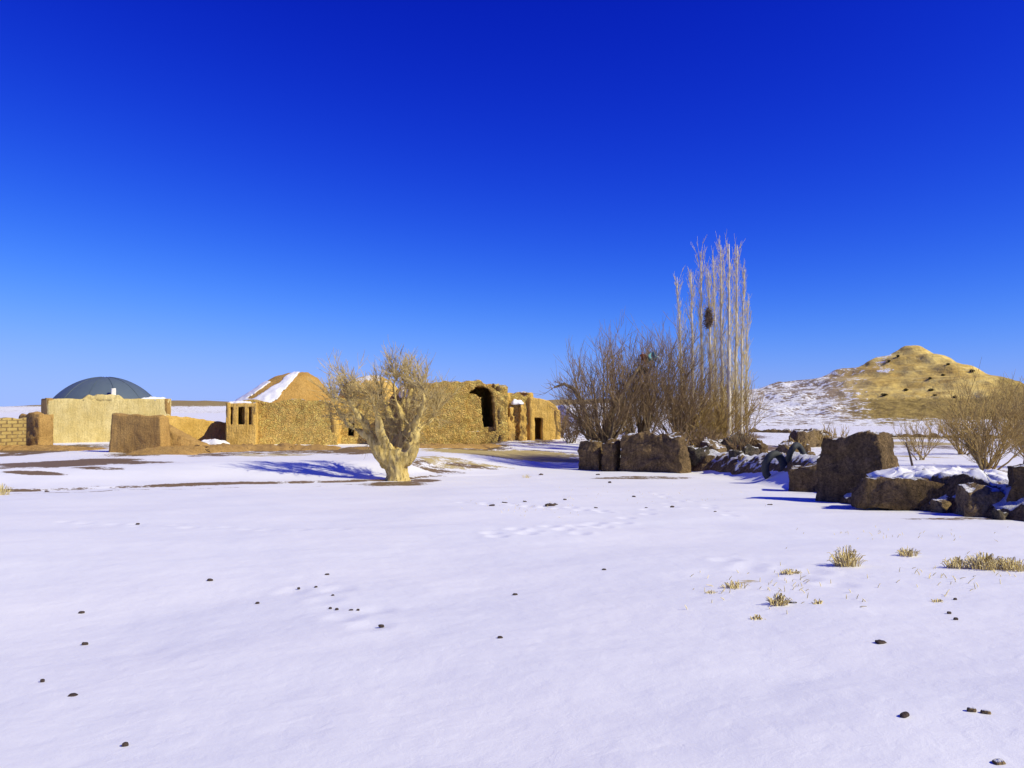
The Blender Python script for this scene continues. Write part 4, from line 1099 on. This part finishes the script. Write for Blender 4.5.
tuft(985, 569, 34, 19, 'broad straw clump near the right edge of the snow', 4, n=200)
tuft(1012, 570, 34, 15, 'straw clump cut by the right edge of the snow', 5, n=180)
tuft(779, 605, 18, 14, 'low round tuft with a grey stone beside it', 6)
tuft(757, 619, 13, 7, 'tiny tuft left of and nearer than the low round tuft', 7, n=50)
tuft(818, 604, 9, 8, 'thin sprig right of the low round tuft', 8, n=24)
tuft(735, 588, 22, 10, 'sparse flat tuft, leftmost large tuft of the right snow', 9, n=60)
tuft(711, 593, 14, 5, 'flattest sparse tuft at the far left of the straw patch', 10, n=30)
tuft(790, 574, 20, 7, 'sparse tuft lying left of the tallest straw tuft', 11, n=110)
tuft(937, 602, 10, 6, 'dark little sprig in the bare snow below the round tuft', 12, n=30)
tuft(2, 495, 14, 13, 'yellow tuft at the left edge beside the track line', 13, n=110)
tuft(526, 478, 8, 5, 'wispy tuft on the open snow left of the earth blocks', 14, n=36)
# fine stubble sticking through the crust
V, F = [], []
rng = random.Random(77)
for (cx, cy, sx, sy, n) in [(780, 590, 90, 20, 60), (960, 575, 70, 18, 50), (540, 508, 70, 12, 40), (640, 495, 110, 10, 50), (900, 535, 110, 8, 40)]:
    for k in range(n):
        p = G(min(1060, max(-20, rng.gauss(cx, sx * .5))), max(470, rng.gauss(cy, sy * .5)))
        hgt = rng.uniform(0.02, 0.06)
        tip = p + Vector((rng.gauss(0, .04), rng.gauss(0, .04), hgt))
        tube(V, F, [p - Vector((0, 0, 0.02)), p.lerp(tip, 0.5), tip], [0.005, 0.005, 0.003], 3, False)
o = mesh_obj('dry_stubble', V, F, M['straw']); o['kind'] = 'stuff'; o['label'] = 'sparse dry stubble poking through the snow'; o['category'] = 'stubble'

def clod(px, py, w, h, lab, grp, mat='clod'):
    p = G(px, py)
    W = max(0.035, 0.7 * w / FPX * p.y); H = max(0.02, 0.4 * h / FPX * p.y)
    block('earth_clod', lab, 'clod', p.x, p.y, W, W * rng.uniform(0.6, 0.9), H, rng.uniform(-.5, .5), rng.randint(1, 999), M[mat], grp, sink=H * 0.3, amp=W * 0.16, rnd=0.7, res=W / 8, topamp=0.1)
clod(881, 643, 15, 5, 'reddish dark flat clod alone in the right snow', None)
clod(904, 717, 14, 5, 'flat dark clod near the bottom right corner', None)
clod(1000, 763, 18, 9, 'largest clod, in the bottom right corner', None, 'rock')
clod(972, 712, 12, 5, 'left one of two grey clods lying close together at the lower right', None, 'rock')
clod(986, 714, 13, 6, 'right one of two grey clods lying close together at the lower right', None, 'rock')
clod(210, 581, 8, 4, 'dark clod on the bare snow below the track line at left', None)
clod(82, 613, 8, 4, 'upper one of two dark clods one behind the other at left', None)
clod(85, 645, 8, 4, 'lower one of two dark clods one behind the other at left', None)
clod(73, 696, 12, 6, 'larger flat clod in the lower left snow', None)
clod(500, 638, 8, 4, 'dark clod alone in the middle of the snow', None)
clod(125, 746, 7, 3, 'small clod nearest the bottom left corner', None)
clod(381, 627, 8, 5, 'dark clod at the lower end of the speckled trail', None)
clod(793, 603, 12, 4, 'grey stone beside the low round tuft', None, 'darkrock')
for (px, py, w, h) in [(327, 575, 6, 3), (330, 609, 4, 2), (337, 610, 5, 2), (351, 611, 6, 2.5), (358, 611, 4, 2), (299, 589, 4, 2), (316, 588, 4, 2), (333, 596, 3, 2), (257, 604, 5, 2), (43, 682, 5, 2.5)]:
    clod(px, py, w, h, 'tiny dark crumb in the speckled trail across the left snow', 'dark crumbs in the left snow')
for (px, py, w, h) in [(492, 506, 7, 2.5), (525, 502, 6, 3), (551, 506, 16, 2.5), (541, 475, 7, 2.5), (610, 483, 5, 3), (598, 475, 5, 3), (634, 497, 5, 3), (646, 508, 5, 3), (596, 508, 5, 2.5), (672, 507, 6, 2.5), (715, 512, 4, 2.5), (770, 505, 7, 2.5), (505, 503, 8, 2), (565, 500, 5, 2), (604, 570, 6, 2.5), (515, 595, 7, 3), (955, 600, 5, 2.5), (949, 614, 6, 2.5), (956, 620, 6, 2.5), (47, 492, 6, 2.5), (138, 524, 5, 2)]:
    clod(px, py, w, h, 'small dark clod scattered over the trodden snow', 'dark clods on the trodden snow')

# ------------------------------------------------------------------ sky, sun, camera
w = bpy.data.worlds.new('World'); scene.world = w; w.use_nodes = True
nt = w.node_tree
bg = nt.nodes['Background']
sky = nt.nodes.new('ShaderNodeTexSky'); sky.sky_type = 'NISHITA'; sky.sun_disc = False
sky.sun_elevation = SUN_EL; sky.sun_rotation = math.atan2(SUN_TO.x, SUN_TO.y)
sky.altitude = 1500; sky.air_density = 1.0; sky.dust_density = 0.3; sky.ozone_density = 2.0
SKY_GRADE = None
sepc = nt.nodes.new('ShaderNodeSeparateColor'); nt.links.new(sky.outputs[0], sepc.inputs[0])
comb = nt.nodes.new('ShaderNodeCombineColor')
# deep winter blue: each channel of the sky is steepened, then eased off near the bright horizon
for k, (g, pw, cm) in enumerate(((3.4, 3.05, 2.6), (4.2, 3.0, 1.75), (6.3, 1.8, 0.72))):
    v_ = math_(nt, 'MULTIPLY', math_(nt, 'POWER', math_(nt, 'MULTIPLY', sepc.outputs[k], 0.1), pw), g)
    v_ = math_(nt, 'DIVIDE', v_, math_(nt, 'ADD', math_(nt, 'MULTIPLY', v_, cm), 1.0))
    nt.links.new(math_(nt, 'MULTIPLY', v_, 10.0), comb.inputs[k])
nt.links.new(comb.outputs[0], bg.inputs['Color'])
bg.inputs['Strength'].default_value = 0.1

sl = bpy.data.lights.new('sun', 'SUN'); sl.energy = 4.45; sl.angle = math.radians(0.53); sl.color = (1.0, 0.935, 0.64)
so = bpy.data.objects.new('sun', sl); COL.objects.link(so)
so.rotation_euler = (-SUN_TO).to_track_quat('-Z', 'Y').to_euler()
so.location = SUN_TO * 60

cd = bpy.data.cameras.new('camera'); co_ = bpy.data.objects.new('camera', cd); COL.objects.link(co_)
cd.sensor_width = 36; cd.sensor_fit = 'HORIZONTAL'; cd.lens = 36 * FPX / 1024; cd.clip_end = 9000; cd.clip_start = 0.1
co_.location = (0, 0, CAMZ); co_.rotation_euler = (PI / 2 + TILT, 0, 0)
scene.camera = co_
vs = scene.view_settings
vs.view_transform = 'Standard'; vs.look = 'None'; vs.exposure = 0.04; vs.gamma = 1.0; vs.use_curve_mapping = False
